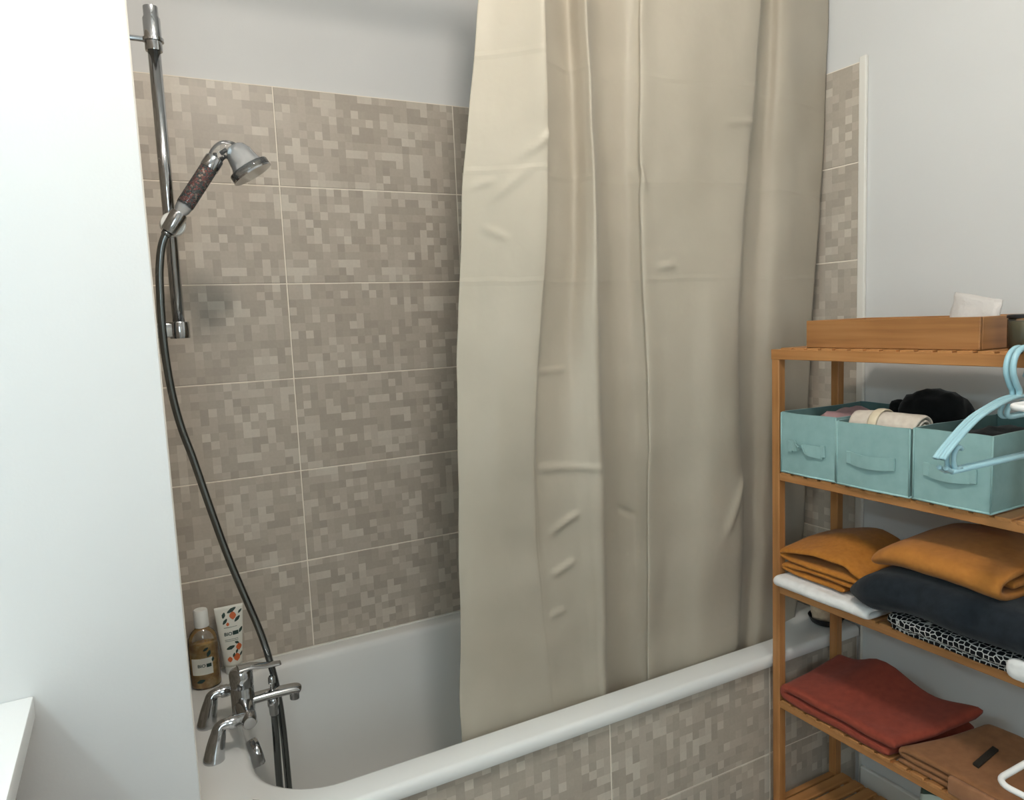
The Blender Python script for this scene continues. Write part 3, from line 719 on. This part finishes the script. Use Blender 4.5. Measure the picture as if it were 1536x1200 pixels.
TXc, TYc = -0.214, -0.034
t = thing('cream_tube', (TXc, TYc, RZ), 'white cosmetic tube printed with orange fruits and dark leaves', 'tube')
def tube_pt(u, h, front=1, off=0.0):      # flat-topped squeeze tube: round below, crimped above
    f = max(0.0, min(1.0, (h-0.022)/0.150))
    hw = 0.0225+0.0125*f; dp = 0.019*(1-f)**0.8+0.0011
    c = max(-1, min(1, u)); s = sqrt(max(0, 1-c*c))
    return Vector((TXc+hw*c, TYc-front*(dp*s+off), RZ+h))
V, F = [], []; hs = [0.022, 0.03, 0.05, 0.08, 0.11, 0.14, 0.160, 0.170, 0.178]; NS = 32
for h in hs:
    for k in range(NS):
        a = 2*pi*k/NS; V.append(tube_pt(cos(a), h, 1 if sin(a) >= 0 else -1) if abs(sin(a)) > 1e-9 else tube_pt(cos(a), h))
for i in range(len(hs)-1):
    for k in range(NS): F.append((i*NS+k, i*NS+(k+1) % NS, (i+1)*NS+(k+1) % NS, (i+1)*NS+k))
F.append(tuple(range(NS))); F.append(tuple((len(hs)-1)*NS+k for k in range(NS)))
new_obj('tube_body', V, F, M_LABEL, t, True)
autosmooth(MB().lathe([(0.0, 0.0005), (0.019, 0.0005), (0.020, 0.002), (0.020, 0.023), (0.0, 0.024)], (TXc, TYc, RZ), (0, 0, 1), 28).build('cap', M_WPLAST, t, True), 40)
on_tube = lambda u, v, off=0.0006: tube_pt(u/(0.0225+0.0125*max(0, min(1, (v-0.022)/0.15))), v, 1, off)
m = MB()
for u, v, r in ((0.008, 0.152, 0.0085), (0.016, 0.070, 0.0075), (0.009, 0.045, 0.0085), (-0.008, 0.042, 0.006), (-0.006, 0.132, 0.004)):
    new_obj('fruit_print', leaf(on_tube, u, v, r, r*1.25, 0, 0.0008), [tuple(range(8))], M_PRINTO, t)
m = MB()
for u, v, ln, wd, an in ((0.006, 0.166, 0.013, 0.005, 0.45), (-0.014, 0.156, 0.008, 0.0045, 1.3), (-0.012, 0.140, 0.009, 0.004, 0.9), (0.018, 0.142, 0.010, 0.0045, 0.75), (0.026, 0.160, 0.007, 0.003, 0.8), (0.024, 0.112, 0.008, 0.004, 1.0),
                         (-0.004, 0.072, 0.011, 0.005, 0.3), (0.012, 0.082, 0.006, 0.0035, -0.5), (0.010, 0.060, 0.006, 0.003, 1.2), (0.002, 0.052, 0.006, 0.003, 1.2), (0.020, 0.050, 0.006, 0.003, 1.0)):
    new_obj('leaf_print', leaf(on_tube, u, v, ln, wd, an, 0.0010), [tuple(range(8))], M_PRINTG, t)
new_obj('label_banner', *patch(on_tube, 0.004, 0.018, 0.103, 0.113, 4, 0.0012), M_PRINTG, t)
text_mesh('label_lettering', 'BIO', 0.012, M_PRINTG, t, lambda u, v: on_tube(u-0.007, v+0.107, 0.0014))
m = MB()
for v in (0.124, 0.093, 0.089):
    a, b = patch(on_tube, -0.016, 0.016, v-0.0005, v+0.0005, 6, 0.0012); new_obj('small_print', a, b, M_PRINTG, t)

# ------------------------------------------------------------------ things on the far end of the tub
t = thing('soap_dish', (1.272, -0.652, RZ), 'black dish holding a beige sponge at the shelf end of the tub', 'soap dish')
autosmooth(MB().lathe([(0.0, 0.0005), (0.030, 0.0005), (0.040, 0.006), (0.046, 0.018), (0.048, 0.022), (0.045, 0.022), (0.040, 0.012), (0.0, 0.008)], (1.272, -0.652, RZ), (0, 0, 1), 32).build('dish', M_BLACKP, t, True), 50)
sp_ = blob('bath_sponge', (1.268, -0.652, RZ+0.036), (0.036, 0.033, 0.028), cloth('beige_sponge', srgb(206, 184, 156), srgb(222, 202, 176), 80, 500, 0.8), None, 0.12, 2.4, 2.0)
tag(sp_, 'beige bath sponge sitting in the black dish', 'sponge')

# ------------------------------------------------------------------ vanity by the partition
t = thing('vanity_unit', (-0.85, -1.22, ZF), 'white vanity counter on a brown cabinet against the white partition', 'vanity')
autosmooth(MB().box((XL+0.002, -1.72, 0.884), (-0.553, YP-0.001, 0.916), 0.002).build('counter', plain('white_counter', srgb(242, 243, 242), 0.25), t), 40)
M_VAN = plain('brown_vanity_panel', srgb(120, 100, 88), 0.5)
MB().box((XL+0.002, -1.66, 0.11), (-0.585, YP-0.02, 0.883), 0.002).build('cabinet', M_VAN, t)
MB().box((XL+0.006, -1.678, 0.13), (-0.870, -1.661, 0.870), 0.002).build('door', M_VAN, t)
MB().box((-0.866, -1.678, 0.13), (-0.590, -1.661, 0.870), 0.002).build('door', M_VAN, t)
for x in (-0.895, -0.842):
    MB().tube([(x, -1.679, 0.62), (x, -1.698, 0.62), (x, -1.698, 0.74), (x, -1.679, 0.74)], 0.004, 8).build('handle', M_CHROME, t, True)
MB().box((XL+0.002, -1.62, ZF), (-0.62, YP-0.03, 0.109)).build('plinth', M_VAN, t)

# ================================================================== THE BAMBOO RACK
SX0, SX1, SY0, SY1 = 0.985, 1.218, -1.335, -0.723      # front, back, near end, far end
PW = 0.022
TIERS = [1.345, 1.045, 0.760, 0.462, 0.190]            # top of the slats of each tier
rack = thing('bamboo_rack', ((SX0+SX1)/2, (SY0+SY1)/2, ZF), 'five-tier bamboo slatted rack along the right wall', 'shelf')
for x in (SX0, SX1-PW):
    for y in (SY0, SY1-PW):
        MB().box((x, y, ZF), (x+PW, y+PW, 1.3400), 0.0015, 1).build('post', M_BAM_Z, rack)
slat_me = None
for ti, z in enumerate(TIERS):
    rh = 0.024 if ti == 0 else 0.018
    zt = z-0.004
    for x in ((SX0-0.0012 if ti == 0 else SX0+0.001), (SX1-PW+0.0053 if ti == 0 else SX1-PW+0.004)):
        y1 = SY1+0.0008 if ti == 0 else SY1-PW
        y0 = SY0-0.0008 if ti == 0 else SY0+PW
        MB().box((x, y0, zt-rh), (x+0.0175, y1, zt), 0.0012, 1).build('long_rail', M_BAM_Y, rack)
    for y in (SY0+0.003, SY1-PW+0.003):
        MB().box((SX0+PW, y, zt-rh), (SX1-PW, y+0.0165, zt), 0.0012, 1).build('end_rail', M_BAM_X, rack)
    n = 15
    for k in range(n):
        y = SY0+0.0225+(SY1-SY0-0.045)*(k+0.5)/n
        if slat_me is None:
            o = MB().box((SX0+0.0005, y-0.0145, z-0.0085), (SX1-0.002, y+0.0145, z), 0.0012, 1).build('slat', M_BAM_X, rack)
            slat_me = o; sy, sz = y, z
        else:
            o = slat_me.copy(); COL.objects.link(o); o.parent = rack; o.location = (0, y-sy, z-sz)

# ------------------------------------------------------------------ bamboo tray and what lies in it
t = thing('bamboo_tray', (1.10, -1.005, TIERS[0]), 'shallow bamboo tray box on top of the rack', 'tray')
ty0, ty1, tx0, tx1, tz0, tz1 = -1.199, -0.812, 1.000, 1.205, TIERS[0]+0.0005, TIERS[0]+0.062
MB().box((tx0, ty0, tz0), (tx0+0.009, ty1, tz1), 0.001, 1).build('front_board', M_TRAY, t)
MB().box((tx1-0.009, ty0, tz0), (tx1, ty1, tz1), 0.001, 1).build('back_board', M_TRAY, t)
MB().box((tx0+0.009, ty0, tz0), (tx1-0.009, ty0+0.009, tz1), 0.001, 1).build('end_board', M_BAM_X, t)
MB().box((tx0+0.009, ty1-0.009, tz0), (tx1-0.009, ty1, tz1), 0.001, 1).build('end_board', M_BAM_X, t)
MB().box((tx0+0.009, ty0+0.009, tz0+0.001), (tx1-0.009, ty1-0.009, tz0+0.006)).build('bottom_board', M_TRAY, t)

# crumpled white packet standing in the tray
V, F = [], []; NA, NB = 20, 12
for b in range(NB+1):
    for a in range(NA):
        an = 2*pi*a/NA; h = b/NB
        hw = 0.050*(1.0-0.06*h); dp = 0.022*(1-h)**0.7*(0.9 if b else 0.8)+0.0015
        x = 1.115+dp*sin(an)+0.012*h; y = -1.116+hw*cos(an)-0.006*h
        z = tz0+0.007+0.092*h+(0.012*cos(an)*h)
        d = noise.noise_vector(Vector((x*40, y*40, z*40)))*0.005*(0.3+h)
        V.append((x+d.x, y+d.y, z+(d.z if b else 0)))
for b in range(NB):
    for a in range(NA): F.append((b*NA+a, b*NA+(a+1) % NA, (b+1)*NA+(a+1) % NA, (b+1)*NA+a))
F.append(tuple(range(NA))); F.append(tuple(NB*NA+k for k in range(NA)))
pk = NT('thin_white_plastic'); pk.set(color=srgb(196, 191, 186), rough=0.4); pk.bump(pk.noise(pk.coords('Object'), 60, 5), 0.8, 0.004)
tag(new_obj('tissue_packet', V, F, pk.m, None, True), 'crumpled white packet sticking out of the bamboo tray', 'packet')

# jar with a black lid at the near end of the rack top
JX, JY = 1.052, -1.258
t = thing('glass_jar', (JX, JY, TIERS[0]), 'glass jar with a black lid beside the bamboo tray', 'jar')
autosmooth(MB().lathe([(0.0, 0.0005), (0.030, 0.0005), (0.034, 0.004), (0.0345, 0.052), (0.0, 0.052)], (JX, JY, TIERS[0]), (0, 0, 1), 32).build('contents', plain('olive_contents', srgb(104, 92, 62), 0.4), t, True), 50)
autosmooth(MB().lathe([(0.0, 0.0003), (0.032, 0.0003), (0.0355, 0.004), (0.036, 0.055), (0.033, 0.058)], (JX, JY, TIERS[0]), (0, 0, 1), 32).build('glass', clear('jar_glass', (0.9, 0.92, 0.86, 1), 0.0, 0.04, 0.03), t, True), 50)
autosmooth(MB().lathe([(0.0, 0.0575), (0.0365, 0.0575), (0.037, 0.058), (0.037, 0.0625), (0.0355, 0.064), (0.0, 0.064)], (JX, JY, TIERS[0]), (0, 0, 1), 32).build('lid', M_BLACKP, t, True), 40)

# ------------------------------------------------------------------ three canvas storage boxes on the second tier
def storage_box(y0, y1, x0, x1, z0, h, label, twist, seed):
    t = thing('storage_box', ((x0+x1)/2, (y0+y1)/2, z0), label, 'storage box', 'teal canvas boxes on the second tier')
    NX, NH = 10, 8
    def wall(name, p0, p1, out, bulge):
        V = []; th = 0.0035
        for side in (0, 1):
            for j in range(NH+1):
                for i in range(NX+1):
                    u, v = i/NX, j/NH
                    b = bulge*sin(pi*u)*(0.35+0.65*sin(pi*min(1, v*0.8+0.1)))+0.0012*noise.noise(Vector((u*3+seed, v*3, seed)))
                    p = Vector(p0).lerp(Vector(p1), u)+Vector((0, 0, h*v))+Vector(out)*(b-side*th)
                    p.z += 0.003*noise.noise(Vector((u*2.5+seed, 7.7, seed)))*v
                    V.append(p)
        S = (NX+1)*(NH+1); F = []
        for s in (0, 1):
            for j in range(NH):
                for i in range(NX):
                    a = s*S+j*(NX+1)+i; F.append((a, a+1, a+NX+2, a+NX+1))
        for i in range(NX):
            for j in (0, NH):
                a = j*(NX+1)+i; F.append((a, a+1, a+1+S, a+S))
        for j in range(NH):
            for i in (0, NX):
                a = j*(NX+1)+i; F.append((a, a+NX+1, a+NX+1+S, a+S))
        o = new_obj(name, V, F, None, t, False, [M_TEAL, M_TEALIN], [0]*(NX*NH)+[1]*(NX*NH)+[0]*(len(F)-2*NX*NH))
        return autosmooth(o, 50)
    wall('front_wall', (x0, y1, z0), (x0, y0, z0), (-1, 0, 0), 0.004)
    wall('side_wall', (x0+0.002, y0, z0), (x1-0.002, y0, z0), (0, -1, 0), -0.002)
    wall('back_wall', (x1, y0, z0), (x1, y1, z0), (1, 0, 0), 0.003)
    wall('side_wall', (x1-0.002, y1, z0), (x0+0.002, y1, z0), (0, 1, 0), -0.002)
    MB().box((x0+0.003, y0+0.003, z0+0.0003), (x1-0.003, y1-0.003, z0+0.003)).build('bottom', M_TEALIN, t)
    # piping round the foot, upright corner seams and the hem round the mouth
    e = 0.0022
    MB().tube([(x0-0.001, y0-0.0005, z0+e), (x0-0.003, (y0+y1)/2, z0+e), (x0-0.001, y1+0.0005, z0+e), (x1, y1+0.0005, z0+e), (x1, y0-0.0005, z0+e)], e, 8, closed=True).build('foot_piping', plain('pale_teal_piping', srgb(160, 196, 194), 0.7), t, True)
    for yy in (y0, y1):
        MB().tube([(x0-0.0005, yy, z0+0.003), (x0-0.0005, yy, z0+h-0.001)], 0.0019, 8).build('corner_seam', M_TEAL, t, True)
    # strap handle on the front, sewn at both ends
    yc = (y0+y1)/2; hz = z0+h*0.46; hw = (y1-y0)*0.30; sh = 0.0135
    V = []; F = []; n = 18
    for k in range(n+1):
        u = -1+2*k/n; y = yc-u*hw
        lift = 0.0058+0.0055*(1-u*u)**2
        tw = twist*1.25*math.exp(-((u+0.30)/0.20)**2)
        w = sh*(1-0.45*twist*math.exp(-((u+0.3)/0.22)**2))
        sag = -0.004*(1-u*u) if not twist else -0.005*u
        c = Vector((x0-lift, y, hz+sag))
        up = Vector((-sin(tw), 0, cos(tw)))
        V += [c+up*w, c-up*w]
    for k in range(n): F.append((2*k, 2*k+2, 2*k+3, 2*k+1))
    hd = new_obj('handle', V, F, M_TEAL, t, False)
    md = hd.modifiers.new('thickness', 'SOLIDIFY'); md.thickness = 0.0018; md.offset = 0
    for s in (-1, 1):
        MB().box((x0-0.0075, yc+s*hw-0.006, hz-sh), (x0-0.0035, yc+s*hw+0.006, hz+sh), 0.001, 1).build('handle_patch', M_TEAL, t)
    return t
Z2 = TIERS[1]+0.0006
storage_box(-0.905, -0.753, 0.985, 1.271, Z2, 0.146, 'teal canvas box with a twisted handle, nearest the curtain', 1, 1.0)
storage_box(-1.081, -0.912, 0.980, 1.268, Z2, 0.142, 'teal canvas box holding a rolled beige cloth, middle of three', 0, 5.0)
storage_box(-1.2375, -1.088, 0.982, 1.268, Z2, 0.146, 'teal canvas box behind the blue hangers, filled with dark cloth', 0, 9.0)

tag(blob('pink_cloth', (1.135, -0.835, Z2+0.085), (0.105, 0.058, 0.062), M_PINK, None, 0.16, 2.4, 4.0, floor=Z2+0.004), 'dusty pink cloth in the box nearest the curtain', 'cloth')
# rolled beige cloth with a band, lying across the middle box
t = thing('beige_roll', (1.045, -1.00, Z2+0.12), 'rolled beige garment tied with a cloth band', 'garment')
def roll(name, y0, y1, cx, cz, r, mat, turns, par, seed, ry=1.0):
    path = []
    for k in range(int(turns*14)+1):
        a = 2*pi*k/14; rr = r*(0.28+0.72*k/(turns*14))
        path.append((cx+rr*cos(a), cz+rr*sin(a)*ry))
    return ribbon(name, path, 0.0068, y0, y1, 1, mat, par, None, 0.0035, 22.0, 2, 22, seed)
roll('rolled_cloth', -1.074, -0.921, 1.040, Z2+0.131, 0.033, M_BEIGE, 2.6, t, 3.0, 0.95)
MB().tube([(1.040+0.0372*cos(a), -0.978, Z2+0.131+0.0357*sin(a)) for a in [2*pi*k/30 for k in range(30)]], 0.011, 8, closed=True, flat=(0.22, 1.0)).build('band', cloth('pale_band', srgb(214, 200, 172), srgb(224, 210, 184), 60, 900, 0.3), t, True)
tag(blob('beige_cloth', (1.062, -1.000, Z2+0.047), (0.062, 0.062, 0.045), M_BEIGE, None, 0.2, 3.2, 8.0, floor=Z2+0.004), 'loose beige cloth under the rolled garment', 'cloth')
t = thing('black_garment', (1.195, -0.99, Z2+0.1), 'black bundled garment heaped at the back of the boxes', 'garment')
blob('bundle', (1.195, -0.998, Z2+0.115), (0.062, 0.073, 0.082), M_BLACK, t, 0.14, 2.0, 1.0, floor=Z2+0.004)
blob('strap_knot', (1.19, -0.917, Z2+0.153), (0.020, 0.022, 0.017), M_BLACK, t, 0.15, 2.0, 2.0)
tag(blob('dark_cloth', (1.125, -1.163, Z2+0.075), (0.125, 0.060, 0.062), M_BLACK, None, 0.14, 2.4, 6.0, floor=Z2+0.004), 'dark cloth inside the box behind the hangers', 'cloth')

# ------------------------------------------------------------------ third tier
Z3 = TIERS[2]
# white cloth, rounded fold over the front edge
def white_def(v):
    return (v.x, v.y, v.z+0.004*max(0, (-0.79-v.y)/0.2))
w_path = [(1.10, Z3+0.0075), (1.05, Z3+0.0075), (1.00, Z3+0.0078), (0.975, Z3+0.009), (0.9655, Z3+0.015), (0.972, Z3+0.0225), (1.00, Z3+0.0235), (1.06, Z3+0.0235), (1.12, Z3+0.0235)]
tag(ribbon('white_cloth', w_path, 0.0135, -1.003, -0.7475, 1, M_WCLOTH, None, None, 0.0022, 16, 5, 26, 2.0), 'white folded cloth under the ochre linen, over the rack edge', 'folded cloth')
# ochre linen, three soft layers
zo = Z3+0.040
o_path = [(-0.925, zo+0.000), (-0.88, zo+0.001), (-0.82, zo+0.000), (-0.775, zo+0.001), (-0.752, zo+0.007), (-0.760, zo+0.0145), (-0.80, zo+0.0165), (-0.85, zo+0.0175), (-0.90, zo+0.0175), (-0.945, zo+0.018),
          (-0.962, zo+0.022), (-0.955, zo+0.033), (-0.925, zo+0.0345), (-0.87, zo+0.033), (-0.81, zo+0.0325), (-0.768, zo+0.032), (-0.742, zo+0.041), (-0.752, zo+0.053), (-0.79, zo+0.062), (-0.85, zo+0.070), (-0.91, zo+0.068), (-0.95, zo+0.055), (-0.972, zo+0.045)]
def ochre_def(v):
    x, y, z = v
    f = max(0.0, min(1.0, (x-0.985)/0.10))
    z = zo+(z-zo)*(0.86+0.28*f)
    if z > zo+0.045: z += 0.012*math.exp(-((y+0.87)/0.07)**2)*f
    return (x+0.006*noise.noise(Vector((y*18, z*60, 0))), y, z)
tag(ribbon('ochre_linen', o_path, 0.0125, 0.988, 1.185, 0, M_OCHRE, None, ochre_def, 0.0036, 15, 4, 24, 5.0), 'crumpled ochre linen folded in layers on the white cloth', 'folded cloth')
# patterned cloth at the bottom
n_path = zig(0.966, 1.19, Z3+0.0070, 0.0130, 3)
def net_def(v):
    return (v.x+0.010*max(0, (v.y+1.09)/0.05) if v.y > -1.09 else v.x, v.y, v.z-0.003*max(0, (v.y+1.12)/0.08))
tag(ribbon('patterned_cloth', n_path, 0.0115, -1.325, -1.045, 1, M_NET, None, net_def, 0.0025, 18, 4, 26, 7.0), 'black and white net-patterned cloth lying on the slats', 'folded cloth')
# white rolled socks-like cloth at the near end
t = thing('white_roll', (0.962, -1.308, Z3+0.05), 'small white rolled cloth beside the net-patterned cloth', 'folded cloth')
blob('rolled_cloth', (0.9575, -1.308, Z3+0.024), (0.0095, 0.022, 0.019), M_WCLOTH, t, 0.06, 2.0, 1.0)
# navy garment, heavy and drooping over its left end
zn = Z3+0.062
nv_path = [(1.19, zn), (1.10, zn), (1.02, zn), (0.985, zn+0.001), (0.962, zn+0.014), (0.958, zn+0.026), (0.972, zn+0.041), (1.00, zn+0.044), (1.06, zn+0.045), (1.13, zn+0.045), (1.195, zn+0.044)]
def navy_def(v):
    x, y, z = v
    zm = Z3+0.050
    f = max(0.0, min(1.0, (y+1.10)/0.16)); f = f*f*(3-2*f)          # the far end sags towards the slats
    z -= 0.020*f
    g = max(0.0, min(1.0, (y+1.03)/0.078)); z = zm+(z-zm)*sqrt(max(0.02, 1-0.92*g*g))
    x = x+0.030*g*g*(1 if x < 1.08 else 0)+0.006*sin(y*38)*(0.5 if z > zm else 1.0)
    lim = Z3+0.0385 if y < -1.06 else (Z3+0.004 if -1.06 < y < -1.006 else Z3+0.034)
    return (x, y, max(z, lim))
tag(ribbon('navy_garment', nv_path, 0.040, -1.330, -0.952, 1, M_NAVY, None, navy_def, 0.0055, 11, 5, 40, 9.0), 'dark navy garment folded thick under the smooth ochre towel', 'garment')
# smooth ochre-brown towel rolled over on itself on top
zb = Z3+0.138; zm_ = zb+0.0175; zp = zb+0.037
tw_path = [(1.018, zm_), (1.06, zm_+0.001), (1.13, zm_), (1.185, zm_-0.002), (1.203, zm_-0.009), (1.188, zb+0.001), (1.13, zb), (1.06, zb-0.001), (1.012, zb-0.001), (0.986, zb+0.006), (0.977, zb+0.018), (0.986, zp-0.006), (1.012, zp), (1.06, zp+0.004), (1.13, zp+0.008), (1.20, zp+0.006)]
def towel_def(v):
    x, y, z = v
    e = max(0.0, min(1.0, (y+1.07)/0.075))
    z = (zb-0.004)+(z-(zb-0.004))*(1-0.38*e*e)-0.014*e*e
    b = max(0.0, min(1.0, (x-1.0)/0.15)); z += 0.016*b*math.exp(-((y+1.15)/0.09)**2)*max(0, min(1, (z-zb)/0.03))
    return (x+0.012*e*e, y, z-0.006*max(0, (-1.16-y)/0.1))
tag(ribbon('ochre_towel', tw_path, 0.0155, -1.262, -0.995, 1, M_OCHRE2, None, towel_def, 0.0030, 10, 5, 28, 11.0), 'smooth ochre towel folded round on top of the navy garment', 'towel')

# ------------------------------------------------------------------ fourth tier
Z4 = TIERS[3]
def red_def(v):
    x, y, z = v
    f = max(0, (x-1.0)/0.2)
    z = z+(0.030*f*f+0.012*f*math.exp(-((y+0.86)/0.05)**2)+0.010*f*f*sin(y*34))*max(0, min(1, (z-Z4)/0.03))
    y = y-0.055*f*max(0, min(1, (-0.85-y)/0.2))
    return (x, y, max(z, Z4+0.0012))
r_path = [(-1.040, Z4+0.0125), (-0.95, Z4+0.0115), (-0.85, Z4+0.0115), (-0.785, Z4+0.012), (-0.760, Z4+0.014), (-0.7535, Z4+0.026), (-0.766, Z4+0.0355), (-0.84, Z4+0.0375), (-0.93, Z4+0.0365), (-1.00, Z4+0.0365), (-1.056, Z4+0.0370)]
tag(ribbon('rust_garment', r_path, 0.0205, 0.984, 1.205, 0, M_RED, None, red_def, 0.0042, 10, 5, 24, 13.0), 'rust red garment folded flat on the fourth tier', 'garment')
br = thing('brown_trousers', (1.09, -1.19, Z4), 'folded brown trousers with a dark label on the fourth tier', 'garment')
b_path = [(-1.06, Z4+0.0070), (-1.14, Z4+0.0070), (-1.22, Z4+0.0075), (-1.288, Z4+0.0085), (-1.300, Z4+0.0145), (-1.288, Z4+0.0205), (-1.22, Z4+0.0205), (-1.14, Z4+0.0205), (-1.075, Z4+0.021), (-1.064, Z4+0.027), (-1.078, Z4+0.0335), (-1.14, Z4+0.0345), (-1.22, Z4+0.0345), (-1.295, Z4+0.034)]
def brown_def(v):
    x, y, z = v
    f = max(0, (x-1.0)/0.2); z = z+0.020*f*f*max(0, min(1, (z-Z4)/0.03))
    return (x, y-0.060*f*max(0, min(1, (y+1.25)/0.16)), max(z, Z4+0.0012))
ribbon('folded_legs', b_path, 0.0125, 0.992, 1.205, 0, M_BROWN, br, brown_def, 0.0022, 11, 5, 24, 17.0)
MB().box((0.978, -1.262, Z4+0.0025), (0.9905, -1.172, Z4+0.0385), 0.004, 2).build('waistband', cloth('light_brown_cotton', srgb(146, 104, 74), srgb(158, 114, 82), 60, 900, 0.3), br, True)
lbv = []
for (x, y) in ((1.050, -1.180), (1.047, -1.193), (1.128, -1.187), (1.131, -1.174)):
    lbv.append((x, y, Z4+0.0452+0.020*max(0, (x-1.0)/0.2)**2))
lo = new_obj('label_patch', lbv+[(a, b, c-0.004) for a, b, c in lbv], [(0, 1, 2, 3), (0, 1, 5, 4), (1, 2, 6, 5), (2, 3, 7, 6), (3, 0, 4, 7), (7, 6, 5, 4)], plain('dark_patch', srgb(44, 40, 34), 0.6), br)

# ------------------------------------------------------------------ bottom tier: printed bag
Z5 = TIERS[4]
t = thing('printed_bag', (1.12, -1.15, Z5), 'white bag with dark green print on the bottom tier', 'bag')
V, F = [], []; NA, NB = 24, 10
for b in range(NB+1):
    h = b/NB
    for a in range(NA):
        an = 2*pi*a/NA; ca, sa = cos(an), sin(an)
        k = (abs(ca)**4+abs(sa)**4)**-0.25
        x = 1.115+0.050*ca*k*(1-0.45*h); y = -1.14+0.100*sa*k; z = Z5+0.001+0.178*h
        d = noise.noise_vector(Vector((x*18, y*18, z*18)))*0.006*h
        V.append((x+d.x, y+d.y, z+d.z))
for b in range(NB):
    for a in range(NA): F.append((b*NA+a, b*NA+(a+1) % NA, (b+1)*NA+(a+1) % NA, (b+1)*NA+a))
F.append(tuple(range(NA))); F.append(tuple(NB*NA+k for k in range(NA)))
pb = NT('printed_bag_plastic'); pb.set(rough=0.35)
wv = pb.n('ShaderNodeTexWave', wave_type='RINGS'); pb.l(pb.coords('Object'), wv.inputs['Vector']); wv.inputs['Scale'].default_value = 9.0; wv.inputs['Distortion'].default_value = 3.0
pb.l(pb.ramp(wv.outputs['Fac'], [(0.70, srgb(206, 222, 214)), (0.76, srgb(58, 84, 74))]), pb.b.inputs['Base Color'])
new_obj('bag_body', V, F, pb.m, t, True)

# ------------------------------------------------------------------ light blue hangers on the top rail
def hanger(y, dz, dx, label):
    cx = 0.973+dx
    t = thing('coat_hanger', (cx, y, 1.16+dz), label, 'hanger', 'light blue plastic hangers on the rack edge')
    P3 = lambda L_: [(x+dx, y, z+dz) for x, z in L_]
    hc = (0.985, 1.3185); hr = 0.0335
    arc = [(hc[0]+hr*cos(a), hc[1]+hr*sin(a)) for a in [math.radians(d) for d in range(-35, 216, 12)]]
    hook = arc+[(0.9645, 1.288), (0.972, 1.279), (0.9735, 1.266)]
    MB().tube(crom(P3(hook), 3), 0.0050, 12).build('hook', M_HANGER, t, True)
    for s in (-1, 1):
        pts = [(0.973+s*0.000, 1.268), (0.973+s*0.020, 1.267), (0.973+s*0.050, 1.262), (0.973+s*0.110, 1.246), (0.973+s*0.146, 1.230), (0.973+s*0.182, 1.2085), (0.973+s*0.204, 1.194), (0.973+s*0.2155, 1.1845)]
        m = MB()
        for oy in (-0.0026, 0.0026):
            m.tube(crom([(x+dx, y+oy, z+dz) for x, z in pts], 4), 0.0031, 10)
        m.tube(crom([(x+dx, y, z+dz) for x, z in pts], 4), 0.0024, 8)
        m.build('arm', M_HANGER, t, True)
        lp = [(0.973+s*(0.172+0.0135*cos(a)), 1.1800+0.0195*sin(a)) for a in [math.radians(d) for d in range(130, -140, -15)]]
        lp = lp+[(0.973+s*0.186, 1.1612), (0.973+s*0.200, 1.1655), (0.973+s*0.2065, 1.1695)]
        MB().tube(crom(P3(lp), 2), 0.0040, 10).build('strap_loop', M_HANGER, t, True)
    MB().tube(P3([(0.973-0.190, 1.1605), (0.973+0.190, 1.1605)]), 0.0046, 12).build('bottom_bar', M_HANGER, t, True)
    lp = [(0.944, 1.256), (0.937, 1.243), (0.943, 1.236), (0.955, 1.2345), (0.973, 1.2345), (0.991, 1.2345), (1.003, 1.236), (1.009, 1.243), (1.002, 1.256)]
    MB().tube(crom(P3(lp), 4), 0.0042, 10).build('tie_loop', M_HANGER, t, True)
hanger(-1.272, 0.0, 0.0, 'light blue plastic hanger on the rack edge, nearer the teal boxes')
hanger(-1.2845, 0.001, -0.003, 'light blue plastic hanger on the rack edge, nearer the white rack')

# ------------------------------------------------------------------ white tubular airer beside the rack
t = thing('clothes_airer', (1.06, -1.56, ZF), 'white tubular clothes airer at the right edge', 'drying rack')
ax0, ax1, ay0, ay1 = 0.800, 1.300, -1.760, -1.355
def frame_loop(z, r=0.024):
    return [(x, y, z) for x, y in rrect(ax0, ax1, ay0, ay1, (r, r, r, r), 5, 6)]
for z in (1.272, 0.658, 0.235):
    fr = MB().tube(frame_loop(z), 0.0052, 10, closed=True).build('tier_frame', M_WTUBE, t, True)
    for k in range(1, 5):
        if z == 1.272 or z == 0.658 or True:
            x = 0.93+0.085*k
            MB().tube([(x, ay0+0.003, z), (x, ay1-0.003, z)], 0.003, 8).build('wire', M_WTUBE, fr, True)
for x, y in ((1.06, ay0+0.0135), (1.06, ay1-0.0135)):
    MB().tube([(x, y, ZF+0.012), (x, y, 1.40)], 0.008, 12).build('post', M_WTUBE, t, True)
    MB().tube([(x-0.2, y, ZF+0.010), (x+0.2, y, ZF+0.010)], 0.008, 12).build('foot', M_WTUBE, t, True)
